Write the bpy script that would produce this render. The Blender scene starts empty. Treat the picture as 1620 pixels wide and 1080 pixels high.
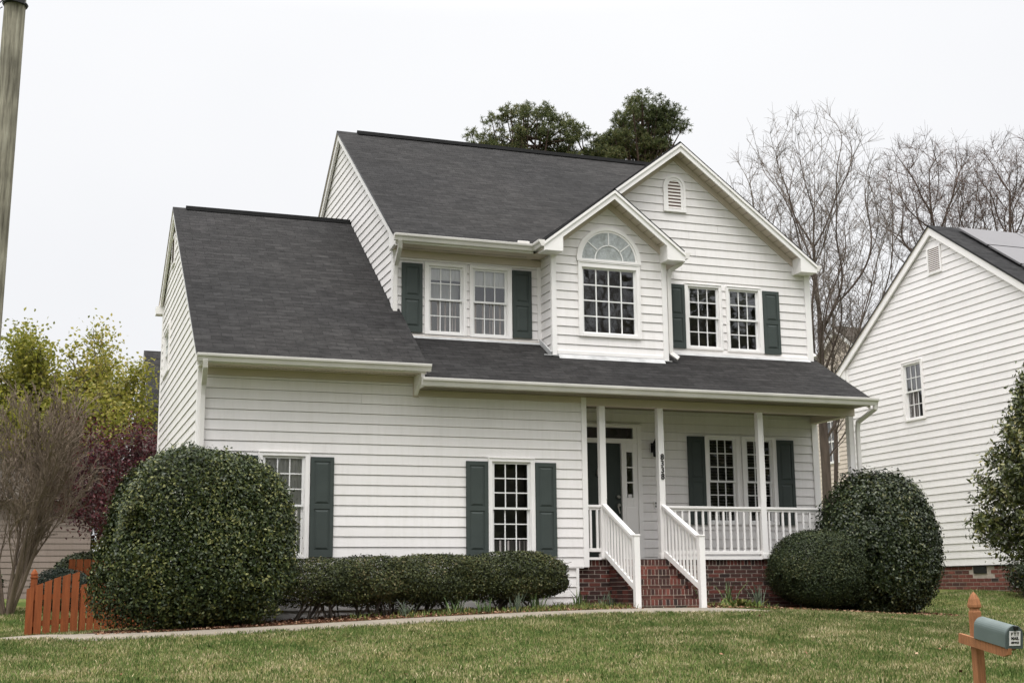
import bpy, math, random
import numpy as np
from mathutils import Vector, Matrix
random.seed(7); RNG = np.random.default_rng(11)
S = bpy.context.scene
COL = S.collection
PI = math.pi

# ------------------------------------------------------------------ helpers
def link(o, parent=None, loc=(0, 0, 0)):
    COL.objects.link(o)
    if parent is not None:
        o.parent = parent
        pw = Vector(parent['_w'])
        o.location = Vector(loc) - pw
    else:
        o.location = loc
    o['_w'] = tuple(loc)
    return o

def thing(name, label, cat, loc, group=None):
    o = bpy.data.objects.new(name, None)
    o.empty_display_size = .2
    link(o, None, loc)
    o['label'] = label; o['category'] = cat
    if group: o['group'] = group
    return o

def tag(o, label=None, cat=None, group=None, kind=None):
    if label: o['label'] = label
    if cat: o['category'] = cat
    if group: o['group'] = group
    if kind: o['kind'] = kind
    return o

class MB:
    def __init__(s): s.v = []; s.f = []; s.m = []; s.uv = []
    def quad(s, a, b, c, d, m=0, uv=None):
        i = len(s.v); s.v += [tuple(a), tuple(b), tuple(c), tuple(d)]
        s.f.append((i, i+1, i+2, i+3)); s.m.append(m)
        s.uv += list(uv) if uv else [(0, 0)]*4
    def poly(s, pts, m=0, uv=None):
        i = len(s.v); s.v += [tuple(p) for p in pts]
        s.f.append(tuple(range(i, i+len(pts)))); s.m.append(m)
        s.uv += list(uv) if uv else [(0, 0)]*len(pts)
    def hexa(s, P, m=0):
        # P: 8 pts bottom 4 (ccw from above) then top 4
        i = len(s.v); s.v += [tuple(p) for p in P]
        for q in ((0, 3, 2, 1), (4, 5, 6, 7), (0, 1, 5, 4), (1, 2, 6, 5), (2, 3, 7, 6), (3, 0, 4, 7)):
            s.f.append(tuple(i+k for k in q)); s.m.append(m); s.uv += [(0, 0)]*4
    def box(s, x0, x1, y0, y1, z0, z1, m=0):
        s.hexa([(x0, y0, z0), (x1, y0, z0), (x1, y1, z0), (x0, y1, z0), (x0, y0, z1), (x1, y0, z1), (x1, y1, z1), (x0, y1, z1)], m)
    def prism(s, pts, n, m=0):
        # pts: planar outline, n: extrusion vector
        n = Vector(n); A = [Vector(p) for p in pts]; B = [p+n for p in A]
        i = len(s.v); k = len(A); s.v += [tuple(p) for p in A+B]
        s.f.append(tuple(range(i, i+k))); s.m.append(m); s.uv += [(0, 0)]*k
        s.f.append(tuple(range(i+2*k-1, i+k-1, -1))); s.m.append(m); s.uv += [(0, 0)]*k
        for j in range(k):
            s.f.append((i+j, i+k+j, i+k+(j+1) % k, i+(j+1) % k)); s.m.append(m); s.uv += [(0, 0)]*4
    def bar(s, a, b, w, h, up=(0, 0, 1), m=0):
        a = Vector(a); b = Vector(b); d = (b-a).normalized(); up = Vector(up)
        r = d.cross(up).normalized(); u = r.cross(d).normalized()
        P = []
        for p in (a, b):
            P += [p-r*w/2-u*h/2, p+r*w/2-u*h/2, p+r*w/2+u*h/2, p-r*w/2+u*h/2]
        i = len(s.v); s.v += [tuple(p) for p in P]
        for q in ((0, 1, 2, 3), (7, 6, 5, 4), (0, 4, 5, 1), (1, 5, 6, 2), (2, 6, 7, 3), (3, 7, 4, 0)):
            s.f.append(tuple(i+k for k in q)); s.m.append(m); s.uv += [(0, 0)]*4
    def tube(s, pts, rad, n=6, m=0, cap=True):
        pts = [Vector(p) for p in pts]; i = len(s.v); k = len(pts)
        if not hasattr(rad, '__len__'): rad = [rad]*k
        t0 = (pts[1]-pts[0]).normalized()
        ref = Vector((0, 0, 1)) if abs(t0.z) < .9 else Vector((1, 0, 0))
        r = t0.cross(ref).normalized()
        for j, p in enumerate(pts):
            t = (pts[min(j+1, k-1)]-pts[max(j-1, 0)]).normalized()
            r = (r-t*r.dot(t)).normalized(); u = t.cross(r)
            for a in range(n):
                c = 2*PI*a/n
                s.v.append(tuple(p+(r*math.cos(c)+u*math.sin(c))*rad[j]))
        for j in range(k-1):
            for a in range(n):
                b = (a+1) % n
                s.f.append((i+j*n+a, i+j*n+b, i+(j+1)*n+b, i+(j+1)*n+a)); s.m.append(m); s.uv += [(a/n, j), ((a+1)/n, j), ((a+1)/n, j+1), (a/n, j+1)]
        if cap:
            s.f.append(tuple(i+a for a in range(n-1, -1, -1))); s.m.append(m); s.uv += [(0, 0)]*n
            s.f.append(tuple(i+(k-1)*n+a for a in range(n))); s.m.append(m); s.uv += [(0, 0)]*n
    def lathe(s, c, prof, n=16, m=0):
        c = Vector(c); i = len(s.v)
        for (r, z) in prof:
            for a in range(n):
                t = 2*PI*a/n; s.v.append((c.x+r*math.cos(t), c.y+r*math.sin(t), c.z+z))
        for j in range(len(prof)-1):
            for a in range(n):
                b = (a+1) % n
                s.f.append((i+j*n+a, i+j*n+b, i+(j+1)*n+b, i+(j+1)*n+a)); s.m.append(m); s.uv += [(0, 0)]*4
        s.f.append(tuple(i+a for a in range(n-1, -1, -1))); s.m.append(m); s.uv += [(0, 0)]*n
        s.f.append(tuple(i+(len(prof)-1)*n+a for a in range(n))); s.m.append(m); s.uv += [(0, 0)]*n
    def build(s, name, mats, parent=None, bevel=0, smooth=False):
        if not isinstance(mats, (list, tuple)): mats = [mats]
        V = np.array(s.v, float)
        c = (V.min(0)+V.max(0))/2 if parent is not None else np.array([(V[:, 0].min()+V[:, 0].max())/2, (V[:, 1].min()+V[:, 1].max())/2, V[:, 2].min()])
        me = bpy.data.meshes.new(name)
        me.from_pydata((V-c).tolist(), [], s.f)
        for m in mats: me.materials.append(m)
        me.polygons.foreach_set('material_index', s.m)
        uvl = me.uv_layers.new(name='UVMap')
        uvl.data.foreach_set('uv', np.array(s.uv, np.float32).ravel())
        if smooth: me.polygons.foreach_set('use_smooth', [True]*len(s.f))
        me.update()
        o = bpy.data.objects.new(name, me)
        link(o, parent, tuple(c))
        if bevel:
            b = o.modifiers.new('bevel', 'BEVEL'); b.width = bevel; b.segments = 2; b.limit_method = 'ANGLE'
        return o

def build_pieces(mb, name, mats, parent, bevel=0, label=None):
    """one object per separate piece (pieces that touch stay together)"""
    n = len(mb.v); par = list(range(n))
    def fd(i):
        while par[i] != i: par[i] = par[par[i]]; i = par[i]
        return i
    for f in mb.f:
        for k in f[1:]: par[fd(k)] = fd(f[0])
    groups = {}
    for fi, f in enumerate(mb.f): groups.setdefault(fd(f[0]), []).append(fi)
    G = []
    for fs in groups.values():
        vs = sorted({k for fi in fs for k in mb.f[fi]}); P = np.array([mb.v[k] for k in vs]); G.append([fs, P.min(0)-.004, P.max(0)+.004])
    ch = True
    while ch:
        ch = False
        for i in range(len(G)):
            for j in range(i+1, len(G)):
                if (G[i][1] <= G[j][2]).all() and (G[j][1] <= G[i][2]).all():
                    G[i] = [G[i][0]+G[j][0], np.minimum(G[i][1], G[j][1]), np.maximum(G[i][2], G[j][2])]; G.pop(j); ch = True; break
            if ch: break
    out = []
    for fs, _, _ in G:
        q = MB(); mp = {}
        for fi in fs:
            f = mb.f[fi]
            for k in f:
                if k not in mp: mp[k] = len(q.v); q.v.append(mb.v[k])
            q.f.append(tuple(mp[k] for k in f)); q.m.append(mb.m[fi]); q.uv += [(0, 0)]*len(f)
        o = q.build(name, mats, parent, bevel=bevel); out.append(o)
        if label: o['label'] = label
    return out

def fastmesh(name, V, F, mat, parent=None, loc=None, smooth=False):
    """V (N,3) numpy, F (M,k) numpy"""
    V = np.asarray(V, np.float64); F = np.asarray(F, np.int32)
    if loc is None:
        c = (V.min(0)+V.max(0))/2
        if parent is None: c[2] = V[:, 2].min()
    else: c = np.array(loc)
    me = bpy.data.meshes.new(name)
    me.vertices.add(len(V)); me.vertices.foreach_set('co', (V-c).astype(np.float32).ravel())
    k = F.shape[1]
    me.loops.add(F.size); me.loops.foreach_set('vertex_index', F.ravel())
    me.polygons.add(len(F)); me.polygons.foreach_set('loop_start', np.arange(0, F.size, k, dtype=np.int32))
    me.polygons.foreach_set('loop_total', np.full(len(F), k, np.int32))
    if smooth: me.polygons.foreach_set('use_smooth', np.ones(len(F), bool))
    me.materials.append(mat); me.update(calc_edges=True)
    o = bpy.data.objects.new(name, me)
    return link(o, parent, tuple(c))

# ------------------------------------------------------------------ materials
def srgb(r, g, b):
    f = lambda c: (c/255/12.92) if c/255 <= .04045 else ((c/255+.055)/1.055)**2.4
    return (f(r), f(g), f(b))
def newmat(name):
    m = bpy.data.materials.new(name); m.use_nodes = True
    nt = m.node_tree; b = nt.nodes['Principled BSDF']
    return m, nt, b
def N(nt, t, **kw):
    n = nt.nodes.new(t)
    for k, v in kw.items(): setattr(n, k, v)
    return n
def ramp(nt, stops, interp='LINEAR'):
    r = N(nt, 'ShaderNodeValToRGB'); r.color_ramp.interpolation = interp
    e = r.color_ramp.elements
    while len(e) > 1: e.remove(e[0])
    e[0].position = stops[0][0]; e[0].color = (*stops[0][1], 1)
    for p, c in stops[1:]:
        q = e.new(p); q.color = (*c, 1)
    return r
def noise(nt, scale, detail=4, vec=None, rough=.55):
    n = N(nt, 'ShaderNodeTexNoise'); n.inputs['Scale'].default_value = scale
    n.inputs['Detail'].default_value = detail; n.inputs['Roughness'].default_value = rough
    if vec is not None: nt.links.new(vec, n.inputs['Vector'])
    return n
def mapping(nt, sc, src='Object', rot=(0, 0, 0)):
    tc = N(nt, 'ShaderNodeTexCoord'); mp = N(nt, 'ShaderNodeMapping')
    mp.inputs['Scale'].default_value = sc; mp.inputs['Rotation'].default_value = rot
    nt.links.new(tc.outputs[src], mp.inputs['Vector']); return mp.outputs[0]
def wpos(nt, sc=(1, 1, 1)):
    g = N(nt, 'ShaderNodeNewGeometry'); mp = N(nt, 'ShaderNodeMapping')
    mp.inputs['Scale'].default_value = sc
    nt.links.new(g.outputs['Position'], mp.inputs['Vector']); return mp.outputs[0]
def mixc(nt, fac, a, b, mode='MIX'):
    m = N(nt, 'ShaderNodeMix', data_type='RGBA', blend_type=mode)
    if isinstance(fac, (int, float)): m.inputs[0].default_value = fac
    else: nt.links.new(fac, m.inputs[0])
    for i, c in ((6, a), (7, b)):
        if isinstance(c, tuple): m.inputs[i].default_value = (*c[:3], 1)
        else: nt.links.new(c, m.inputs[i])
    return m.outputs[2]
def bump(nt, b, h, strength=.3, dist=.01):
    bp = N(nt, 'ShaderNodeBump'); bp.inputs['Strength'].default_value = strength; bp.inputs['Distance'].default_value = dist
    nt.links.new(h, bp.inputs['Height']); nt.links.new(bp.outputs[0], b.inputs['Normal'])

def mat_plain(name, col, rough=.6, var=.08, scale=3., stretch=(1, 1, 1), bumpy=0, spec=.3, metal=0, island=0):
    m, nt, b = newmat(name)
    v = wpos(nt, stretch); n = noise(nt, scale, 5, v)
    lo = tuple(c*(1-var) for c in col); hi = tuple(min(1, c*(1+var)) for c in col)
    r = ramp(nt, [(.25, lo), (.75, hi)]); nt.links.new(n.outputs[0], r.inputs[0])
    out = r.outputs[0]
    if island:
        g = N(nt, 'ShaderNodeNewGeometry')
        rr = ramp(nt, [(0, (1-island,)*3), (1, (1, 1, 1))]); nt.links.new(g.outputs['Random Per Island'], rr.inputs[0])
        out = mixc(nt, 1., out, rr.outputs[0], 'MULTIPLY')
    nt.links.new(out, b.inputs['Base Color'])
    b.inputs['Roughness'].default_value = rough; b.inputs['Specular IOR Level'].default_value = spec; b.inputs['Metallic'].default_value = metal
    if bumpy:
        n2 = noise(nt, scale*8, 4, v); bump(nt, b, n2.outputs[0], bumpy, .01)
    return m

def mat_siding(name, col=(.84, .812, .80), stain=.05):
    m, nt, b = newmat(name)
    v = wpos(nt, (1, 1, 1)); n = noise(nt, .8, 6, v, .6)
    r = ramp(nt, [(.3, tuple(c*.93 for c in col)), (.6, col)]); nt.links.new(n.outputs[0], r.inputs[0])
    # fine vertical weather streaks and dirt freckles
    v2 = wpos(nt, (9, 9, .9)); n2 = noise(nt, 1.5, 5, v2, .65)
    r2 = ramp(nt, [(.30, (1-stain, 1-stain, 1-stain*1.25)), (.55, (1, 1, 1))]); nt.links.new(n2.outputs[0], r2.inputs[0])
    c = mixc(nt, 1., r.outputs[0], r2.outputs[0], 'MULTIPLY')
    g = N(nt, 'ShaderNodeNewGeometry')
    rr = ramp(nt, [(0, (.94, .94, .935)), (1, (1, 1, 1))]); nt.links.new(g.outputs['Random Per Island'], rr.inputs[0])
    c = mixc(nt, 1., c, rr.outputs[0], 'MULTIPLY')
    nt.links.new(c, b.inputs['Base Color'])
    b.inputs['Roughness'].default_value = .55; b.inputs['Specular IOR Level'].default_value = .25
    v3 = wpos(nt, (2, 2, 40)); n3 = noise(nt, 3, 4, v3); bump(nt, b, n3.outputs[0], .12, .004)
    return m

def mat_shingle(name, col=(.0245, .0238, .0240), w=.9, h=.135):
    m, nt, b = newmat(name)
    tc = N(nt, 'ShaderNodeTexCoord')
    br = N(nt, 'ShaderNodeTexBrick'); nt.links.new(tc.outputs['UV'], br.inputs['Vector'])
    br.inputs['Scale'].default_value = 1; br.inputs['Brick Width'].default_value = .33; br.inputs['Row Height'].default_value = h
    br.inputs['Mortar Size'].default_value = .006; br.inputs['Mortar Smooth'].default_value = .3; br.inputs['Bias'].default_value = 0
    br.inputs['Color1'].default_value = (*[c*.76 for c in col], 1); br.inputs['Color2'].default_value = (*[c*1.24 for c in col], 1)
    br.inputs['Mortar'].default_value = (*[c*.5 for c in col], 1); br.offset = .5
    mp = N(nt, 'ShaderNodeMapping'); mp.inputs['Scale'].default_value = (2.6, 7.4, 1); nt.links.new(tc.outputs['UV'], mp.inputs[0])
    n = noise(nt, 1.6, 6, mp.outputs[0], .7)
    r = ramp(nt, [(.36, (.66, .66, .65)), (.64, (1.45, 1.44, 1.41))]); nt.links.new(n.outputs[0], r.inputs[0])
    c = mixc(nt, 1., br.outputs[0], r.outputs[0], 'MULTIPLY')
    nb = noise(nt, .35, 3, wpos(nt)); rb = ramp(nt, [(.35, (.85, .85, .86)), (.65, (1.12, 1.1, 1.08))]); nt.links.new(nb.outputs[0], rb.inputs[0])
    c = mixc(nt, 1., c, rb.outputs[0], 'MULTIPLY')
    nf = noise(nt, 60, 3, wpos(nt)); rf = ramp(nt, [(.35, (.8, .8, .8)), (.65, (1.2, 1.2, 1.2))]); nt.links.new(nf.outputs[0], rf.inputs[0])
    c = mixc(nt, 1., c, rf.outputs[0], 'MULTIPLY')
    nt.links.new(c, b.inputs['Base Color']); b.inputs['Roughness'].default_value = .92; b.inputs['Specular IOR Level'].default_value = .12
    # saw-tooth course profile
    sp = N(nt, 'ShaderNodeSeparateXYZ'); nt.links.new(tc.outputs['UV'], sp.inputs[0])
    d = N(nt, 'ShaderNodeMath', operation='DIVIDE'); nt.links.new(sp.outputs[1], d.inputs[0]); d.inputs[1].default_value = h
    fr = N(nt, 'ShaderNodeMath', operation='FRACT'); nt.links.new(d.outputs[0], fr.inputs[0])
    iv = N(nt, 'ShaderNodeMath', operation='SUBTRACT'); iv.inputs[0].default_value = 1; nt.links.new(fr.outputs[0], iv.inputs[1])
    bump(nt, b, iv.outputs[0], .8, .012)
    return m

def mat_island(name, stops, rough=.5, spec=.3, patch=None, trans=0, nz=0, interp='LINEAR'):
    """colour per loose piece; patch=(scale, amount) shifts the lookup by a world noise"""
    m, nt, b = newmat(name)
    g = N(nt, 'ShaderNodeNewGeometry'); val = g.outputs['Random Per Island']
    if patch:
        n = noise(nt, patch[0], 3, wpos(nt)); mr = N(nt, 'ShaderNodeMapRange')
        mr.inputs[1].default_value = .3; mr.inputs[2].default_value = .7; mr.inputs[3].default_value = -patch[1]; mr.inputs[4].default_value = patch[1]
        nt.links.new(n.outputs[0], mr.inputs[0])
        a = N(nt, 'ShaderNodeMath', operation='ADD', use_clamp=True); nt.links.new(val, a.inputs[0]); nt.links.new(mr.outputs[0], a.inputs[1]); val = a.outputs[0]
    r = ramp(nt, stops, interp); nt.links.new(val, r.inputs[0]); c = r.outputs[0]
    nt.links.new(c, b.inputs['Base Color'])
    b.inputs['Roughness'].default_value = rough; b.inputs['Specular IOR Level'].default_value = spec
    if nz:
        n3 = noise(nt, nz, 4, wpos(nt)); bump(nt, b, n3.outputs[0], .5, .006)
        rr = ramp(nt, [(.3, (.75,)*3), (.7, (1.15,)*3)]); nt.links.new(n3.outputs[0], rr.inputs[0])
        nt.links.new(mixc(nt, 1., c, rr.outputs[0], 'MULTIPLY'), b.inputs['Base Color'])
    if trans:
        t = N(nt, 'ShaderNodeBsdfTranslucent'); nt.links.new(c, t.inputs[0])
        mx = N(nt, 'ShaderNodeMixShader'); mx.inputs[0].default_value = trans
        nt.links.new(b.outputs[0], mx.inputs[1]); nt.links.new(t.outputs[0], mx.inputs[2])
        nt.links.new(mx.outputs[0], nt.nodes['Material Output'].inputs[0])
    return m

def mat_glass(name, refl=1.0, tint=(.85, .87, .86)):
    m, nt, b = newmat(name); nt.nodes.remove(b)
    tr = N(nt, 'ShaderNodeBsdfTransparent'); tr.inputs[0].default_value = (*tint, 1)
    gl = N(nt, 'ShaderNodeBsdfGlossy'); gl.inputs['Roughness'].default_value = .015; gl.inputs[0].default_value = (.95, .97, 1, 1)
    fr = N(nt, 'ShaderNodeFresnel'); fr.inputs[0].default_value = 1.52
    mu = N(nt, 'ShaderNodeMath', operation='MULTIPLY', use_clamp=True); mu.inputs[1].default_value = 2.5*refl; nt.links.new(fr.outputs[0], mu.inputs[0])
    n = noise(nt, 2.2, 2, wpos(nt)); bp = N(nt, 'ShaderNodeBump'); bp.inputs['Strength'].default_value = .04; bp.inputs['Distance'].default_value = .02
    nt.links.new(n.outputs[0], bp.inputs['Height']); nt.links.new(bp.outputs[0], gl.inputs['Normal'])
    mx = N(nt, 'ShaderNodeMixShader'); nt.links.new(mu.outputs[0], mx.inputs[0]); nt.links.new(tr.outputs[0], mx.inputs[1]); nt.links.new(gl.outputs[0], mx.inputs[2])
    nt.links.new(mx.outputs[0], nt.nodes['Material Output'].inputs[0])
    return m

M = {}
M['siding'] = mat_siding('white_siding')
M['siding_n'] = mat_siding('neighbour_siding', (.845, .82, .81), .025)
M['siding_tan'] = mat_siding('tan_siding', (.25, .20, .175), .1)
M['siding_cream'] = mat_siding('cream_siding', (.66, .57, .49), .1)
M['siding_taupe'] = mat_siding('taupe_siding', (.19, .165, .14), .15)
M['trim'] = mat_plain('white_trim', (.84, .818, .80), .45, .05, 2., spec=.35)
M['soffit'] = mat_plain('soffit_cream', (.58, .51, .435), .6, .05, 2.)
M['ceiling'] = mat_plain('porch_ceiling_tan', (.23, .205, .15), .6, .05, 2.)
M['floor'] = mat_plain('porch_floor_boards', (.10, .085, .07), .6, .15, 3., (1, 12, 1))
M['sash'] = mat_plain('vinyl_sash', (.78, .775, .76), .4, .03, 4.)
M['gutter'] = mat_plain('gutter_white', (.70, .675, .645), .35, .10, 2., spec=.45)
M['shutter'] = mat_plain('shutter_green', (.050, .062, .0575), .6, .08, 5., spec=.25)
M['door'] = mat_plain('door_green', (.022, .032, .027), .45, .06, 3., spec=.4)
M['shingle'] = mat_shingle('roof_shingle')
M['shingle_n'] = mat_shingle('roof_shingle_dark', (.022, .022, .023))
M['shingle_b'] = mat_shingle('roof_shingle_brown', (.075, .066, .058))
M['brick'] = mat_island('red_brick', [(0, (.035, .024, .022)), (.3, (.060, .031, .027)), (.6, (.090, .038, .032)), (.85, (.125, .044, .035)), (1, (.17, .052, .040))], .85, .15, nz=40)
M['brick_n'] = mat_island('orange_brick', [(0, (.05, .04, .037)), (.25, (.13, .052, .043)), (.7, (.19, .066, .052)), (1, (.24, .10, .08))], .85, .15, nz=40)
M['brick_step'] = mat_island('step_brick', [(0, (.042, .030, .028)), (.3, (.078, .038, .033)), (.6, (.115, .045, .037)), (.85, (.16, .054, .042)), (1, (.22, .08, .063))], .85, .15, nz=40)
M['mortar_step'] = mat_plain('step_mortar', (.55, .47, .40), .95, .2, 9., bumpy=.5)
M['mortar'] = mat_plain('mortar', (.44, .38, .33), .95, .2, 9., bumpy=.5)
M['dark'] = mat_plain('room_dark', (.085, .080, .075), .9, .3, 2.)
M['curtain'] = mat_plain('curtain_cloth', (.80, .77, .74), .9, .08, 3., (8, 8, .8))
M['curtain_mid'] = mat_plain('curtain_mid', (.34, .34, .335), .9, .15, 3., (10, 10, .8))
M['curtain_dim'] = mat_plain('curtain_dim', (.30, .275, .265), .9, .15, 3., (10, 10, .8))
M['blind'] = mat_plain('blind_slat', (.55, .53, .48), .6, .06, 3.)
M['blind_wood'] = mat_plain('blind_slat_dim', (.32, .29, .25), .6, .1, 3.)
M['glass'] = mat_glass('window_glass')
M['lace'] = mat_plain('pleated_shade', (.50, .51, .50), .9, .25, 6., (4, 4, 4))
M['black'] = mat_plain('black_metal', (.012, .012, .012), .4, .1, 3.)
M['steel'] = mat_plain('nickel', (.5, .48, .44), .3, .05, 3., metal=1.)
M['conc'] = mat_plain('concrete', (.235, .205, .165), .9, .18, 2.5, bumpy=.3)
M['ridge'] = mat_plain('ridge_black', (.008, .008, .008), .95, .2, 4., spec=.05)
M['vent_dark'] = mat_plain('vent_shadow', (.16, .10, .085), .9, .2, 3.)
M['louver'] = mat_plain('vent_louver', (.72, .69, .65), .6, .05, 3.)
M['bark_grey'] = mat_plain('bark_grey', (.105, .088, .072), .95, .35, 3., (3, 3, .6), bumpy=.8)
M['bark_brown'] = mat_plain('bark_brown', (.10, .076, .062), .95, .45, 3., (3, 3, .5), bumpy=.9)
M['bark_pine'] = mat_plain('bark_pine', (.07, .045, .035), .95, .5, 2.5, (3, 3, .6), bumpy=.9)
M['twig'] = mat_plain('twig_grey', (.15, .125, .105), .95, .3, 1.)
M['twig_red'] = mat_plain('twig_reddish', (.12, .085, .072), .95, .3, 1.)
M['twig_tan'] = mat_plain('twig_tan', (.15, .115, .085), .95, .3, 2.)
M['cedar'] = mat_plain('stained_cedar', (.27, .074, .022), .75, .28, 3., (7, 7, .7), bumpy=.4, island=.3)
M['mail_wood'] = mat_plain('mailbox_cedar', (.29, .125, .055), .75, .30, 4., (14, 14, 1.2), bumpy=.4)
M['mail_green'] = mat_plain('mailbox_green', (.100, .128, .122), .5, .12, 5., spec=.4)
M['mail_door'] = mat_plain('mailbox_door', (.062, .080, .080), .5, .12, 5., spec=.4)
M['paper'] = mat_plain('sticker_white', (.68, .66, .66), .6, .05, 9.)
def mat_pole():
    m, nt, b = newmat('pole_wood'); v = wpos(nt, (16, 16, .9)); n = noise(nt, 1.4, 8, v, .7)
    r = ramp(nt, [(.30, (.085, .078, .062)), (.43, (.20, .185, .15)), (.56, (.32, .30, .245)), (.7, (.42, .40, .34))]); nt.links.new(n.outputs[0], r.inputs[0])
    n2 = noise(nt, 1.6, 3, wpos(nt, (1, 1, 1.2))); r2 = ramp(nt, [(.3, (.6, .6, .58)), (.7, (1.15, 1.15, 1.1))]); nt.links.new(n2.outputs[0], r2.inputs[0])
    vo = N(nt, 'ShaderNodeTexVoronoi'); vo.inputs['Scale'].default_value = 2.2; nt.links.new(wpos(nt, (1, 1, .8)), vo.inputs['Vector']); r3 = ramp(nt, [(.05, (.35, .33, .3)), (.12, (1, 1, 1))]); nt.links.new(vo.outputs['Distance'], r3.inputs[0])
    c = mixc(nt, 1., mixc(nt, 1., r.outputs[0], r2.outputs[0], 'MULTIPLY'), r3.outputs[0], 'MULTIPLY')
    nt.links.new(c, b.inputs['Base Color']); b.inputs['Roughness'].default_value = .95; b.inputs['Specular IOR Level'].default_value = .1; bump(nt, b, n.outputs[0], .9, .012); return m
M['pole'] = mat_pole()
M['solar'] = mat_plain('solar_panel', (.17, .165, .17), .5, .05, 1., spec=.12)
M['pane_far'] = mat_plain('far_pane', (.10, .10, .105), .2, .1, 1., spec=.5)
M['asphalt'] = mat_plain('asphalt', (.06, .06, .06), .95, .25, 6., bumpy=.4)
M['flash'] = mat_plain('flashing_metal', (.45, .45, .45), .45, .3, 4., spec=.5)

# ------------------------------------------------------------------ ground
CP = np.array([(6.9, -1.15, -.81), (8.1, -1.8, -.87), (5.2, -1.4, -.87), (2.5, -1.5, -.95), (.7, -1.5, -.98), (-1., -1.5, -1.04), (-1.9, -1.5, -1.09),
               (9.7, -.5, -.81), (12.4, -.5, -1.08), (11.1, -.3, -.93), (17, 4.6, -.52), (17, 2.3, -.56), (-2.3, 1.5, -1.2), (-1.2, 1.5, -1.1), (0, 1.5, -1.0),
               (-2.9, 4, -1.25), (-2.6, 6.8, -.80), (-1.5, 7, -.9), (6.3, 0, -.72), (3, 0, -.74), (0, 0, -.92), (11.7, 3, -.8), (14.4, 1, -1.02), (14.3, 5, -.85), (15, -2.5, -1.12),
               (-4.5, 0, -1.35), (-6, 5, -1.2), (-2.6, 10, -.7), (0, 12, -.6), (8, 14, -.6), (20, 14, -.5)])
def base_z(x, y):
    z = np.where(y > -1.5, -.93+.03*np.clip(y+1.5, 0, 8), -.93+.082*(y+1.5))
    z = np.where(y < -8, -1.463+.16*(y+8), z)
    z = np.maximum(z, -2.10)
    return z
CR = CP[:, 2]-base_z(CP[:, 0], CP[:, 1])
def gz(x, y):
    x = np.asarray(x, float); y = np.asarray(y, float)
    b = base_z(x, y)
    num = 0; den = .02
    for (cx, cy, _), r in zip(CP, CR):
        w = np.exp(-((x-cx)**2+(y-cy)**2)/(2*1.6**2))+1e-4/(1+((x-cx)**2+(y-cy)**2))
        num = num+w*r; den = den+w
    return b+num/den
def g1(x, y): return float(gz(x, y))

xs = np.unique(np.concatenate([np.linspace(-500, -40, 12), np.linspace(-40, -8, 14), np.linspace(-8, 22, 76), np.linspace(22, 60, 14), np.linspace(60, 500, 12)]))
ys = np.unique(np.concatenate([np.linspace(-500, -40, 10), np.linspace(-40, -16, 12), np.linspace(-16, 12, 76), np.linspace(12, 60, 16), np.linspace(60, 600, 12)]))
X, Y = np.meshgrid(xs, ys); Z = gz(X, Y)
V = np.stack([X.ravel(), Y.ravel(), Z.ravel()], 1)
nx = len(xs); I, J = np.meshgrid(np.arange(nx-1), np.arange(len(ys)-1)); a = (J*nx+I).ravel()
F = np.stack([a, a+1, a+nx+1, a+nx], 1)
def mat_lawn():
    m, nt, b = newmat('lawn_soil')
    v = wpos(nt)
    n = noise(nt, 1.1, 5, v, .65); n2 = noise(nt, 14, 5, v, .7)
    a = N(nt, 'ShaderNodeMath', operation='MULTIPLY_ADD'); nt.links.new(n2.outputs[0], a.inputs[0]); a.inputs[1].default_value = .6
    s = N(nt, 'ShaderNodeMath', operation='SUBTRACT'); nt.links.new(n.outputs[0], s.inputs[0]); s.inputs[1].default_value = .28; nt.links.new(s.outputs[0], a.inputs[2])
    r = ramp(nt, [(.25, (.045, .075, .016)), (.5, (.075, .10, .027)), (.72, (.17, .145, .06))]); nt.links.new(a.outputs[0], r.inputs[0])
    nt.links.new(r.outputs[0], b.inputs['Base Color']); b.inputs['Roughness'].default_value = 1; b.inputs['Specular IOR Level'].default_value = .05
    bump(nt, b, n2.outputs[0], .6, .03)
    return m
M['lawn'] = mat_lawn()
ground = fastmesh('ground', V, F, M['lawn'], smooth=True); tag(ground, 'sloping lawn ground', kind='structure')

def strip_on_ground(name, left, right, off, mat, n=60, thick=0):
    """sheet between two polylines (same count), laid on the ground"""
    L = np.array(left, float); R = np.array(right, float)
    t = np.linspace(0, len(L)-1, n); ii = np.minimum(t.astype(int), len(L)-2); f = (t-ii)[:, None]
    Lp = L[ii]*(1-f)+L[ii+1]*f; Rp = R[ii]*(1-f)+R[ii+1]*f
    k = 7; V = []
    for j in range(k):
        q = Lp*(1-j/(k-1))+Rp*(j/(k-1)); z = gz(q[:, 0], q[:, 1])+off
        V.append(np.stack([q[:, 0], q[:, 1], z], 1))
    V = np.concatenate(V); F = []
    for j in range(k-1):
        for i in range(n-1): F.append((j*n+i, j*n+i+1, (j+1)*n+i+1, (j+1)*n+i))
    # skirt
    m0 = len(V); sk = []
    for j in (0, k-1):
        e = V[j*n:(j+1)*n].copy(); e[:, 2] -= .08; sk.append(e)
    V = np.concatenate([V]+sk)
    for i in range(n-1):
        F.append((i, m0+i, m0+i+1, i+1)); b = (k-1)*n; F.append((b+i, b+i+1, m0+n+i+1, m0+n+i))
    return fastmesh(name, V, np.array(F), mat)
WALK_F = [(-2.1, 1.2), (-1.7, -.4), (-.6, -1.5), (.7, -1.52), (2.5, -1.52), (4.4, -1.5), (5.6, -1.40), (6.4, -1.25), (6.82, -1.14), (8.15, -1.14), (8.5, -1.5)]
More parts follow.
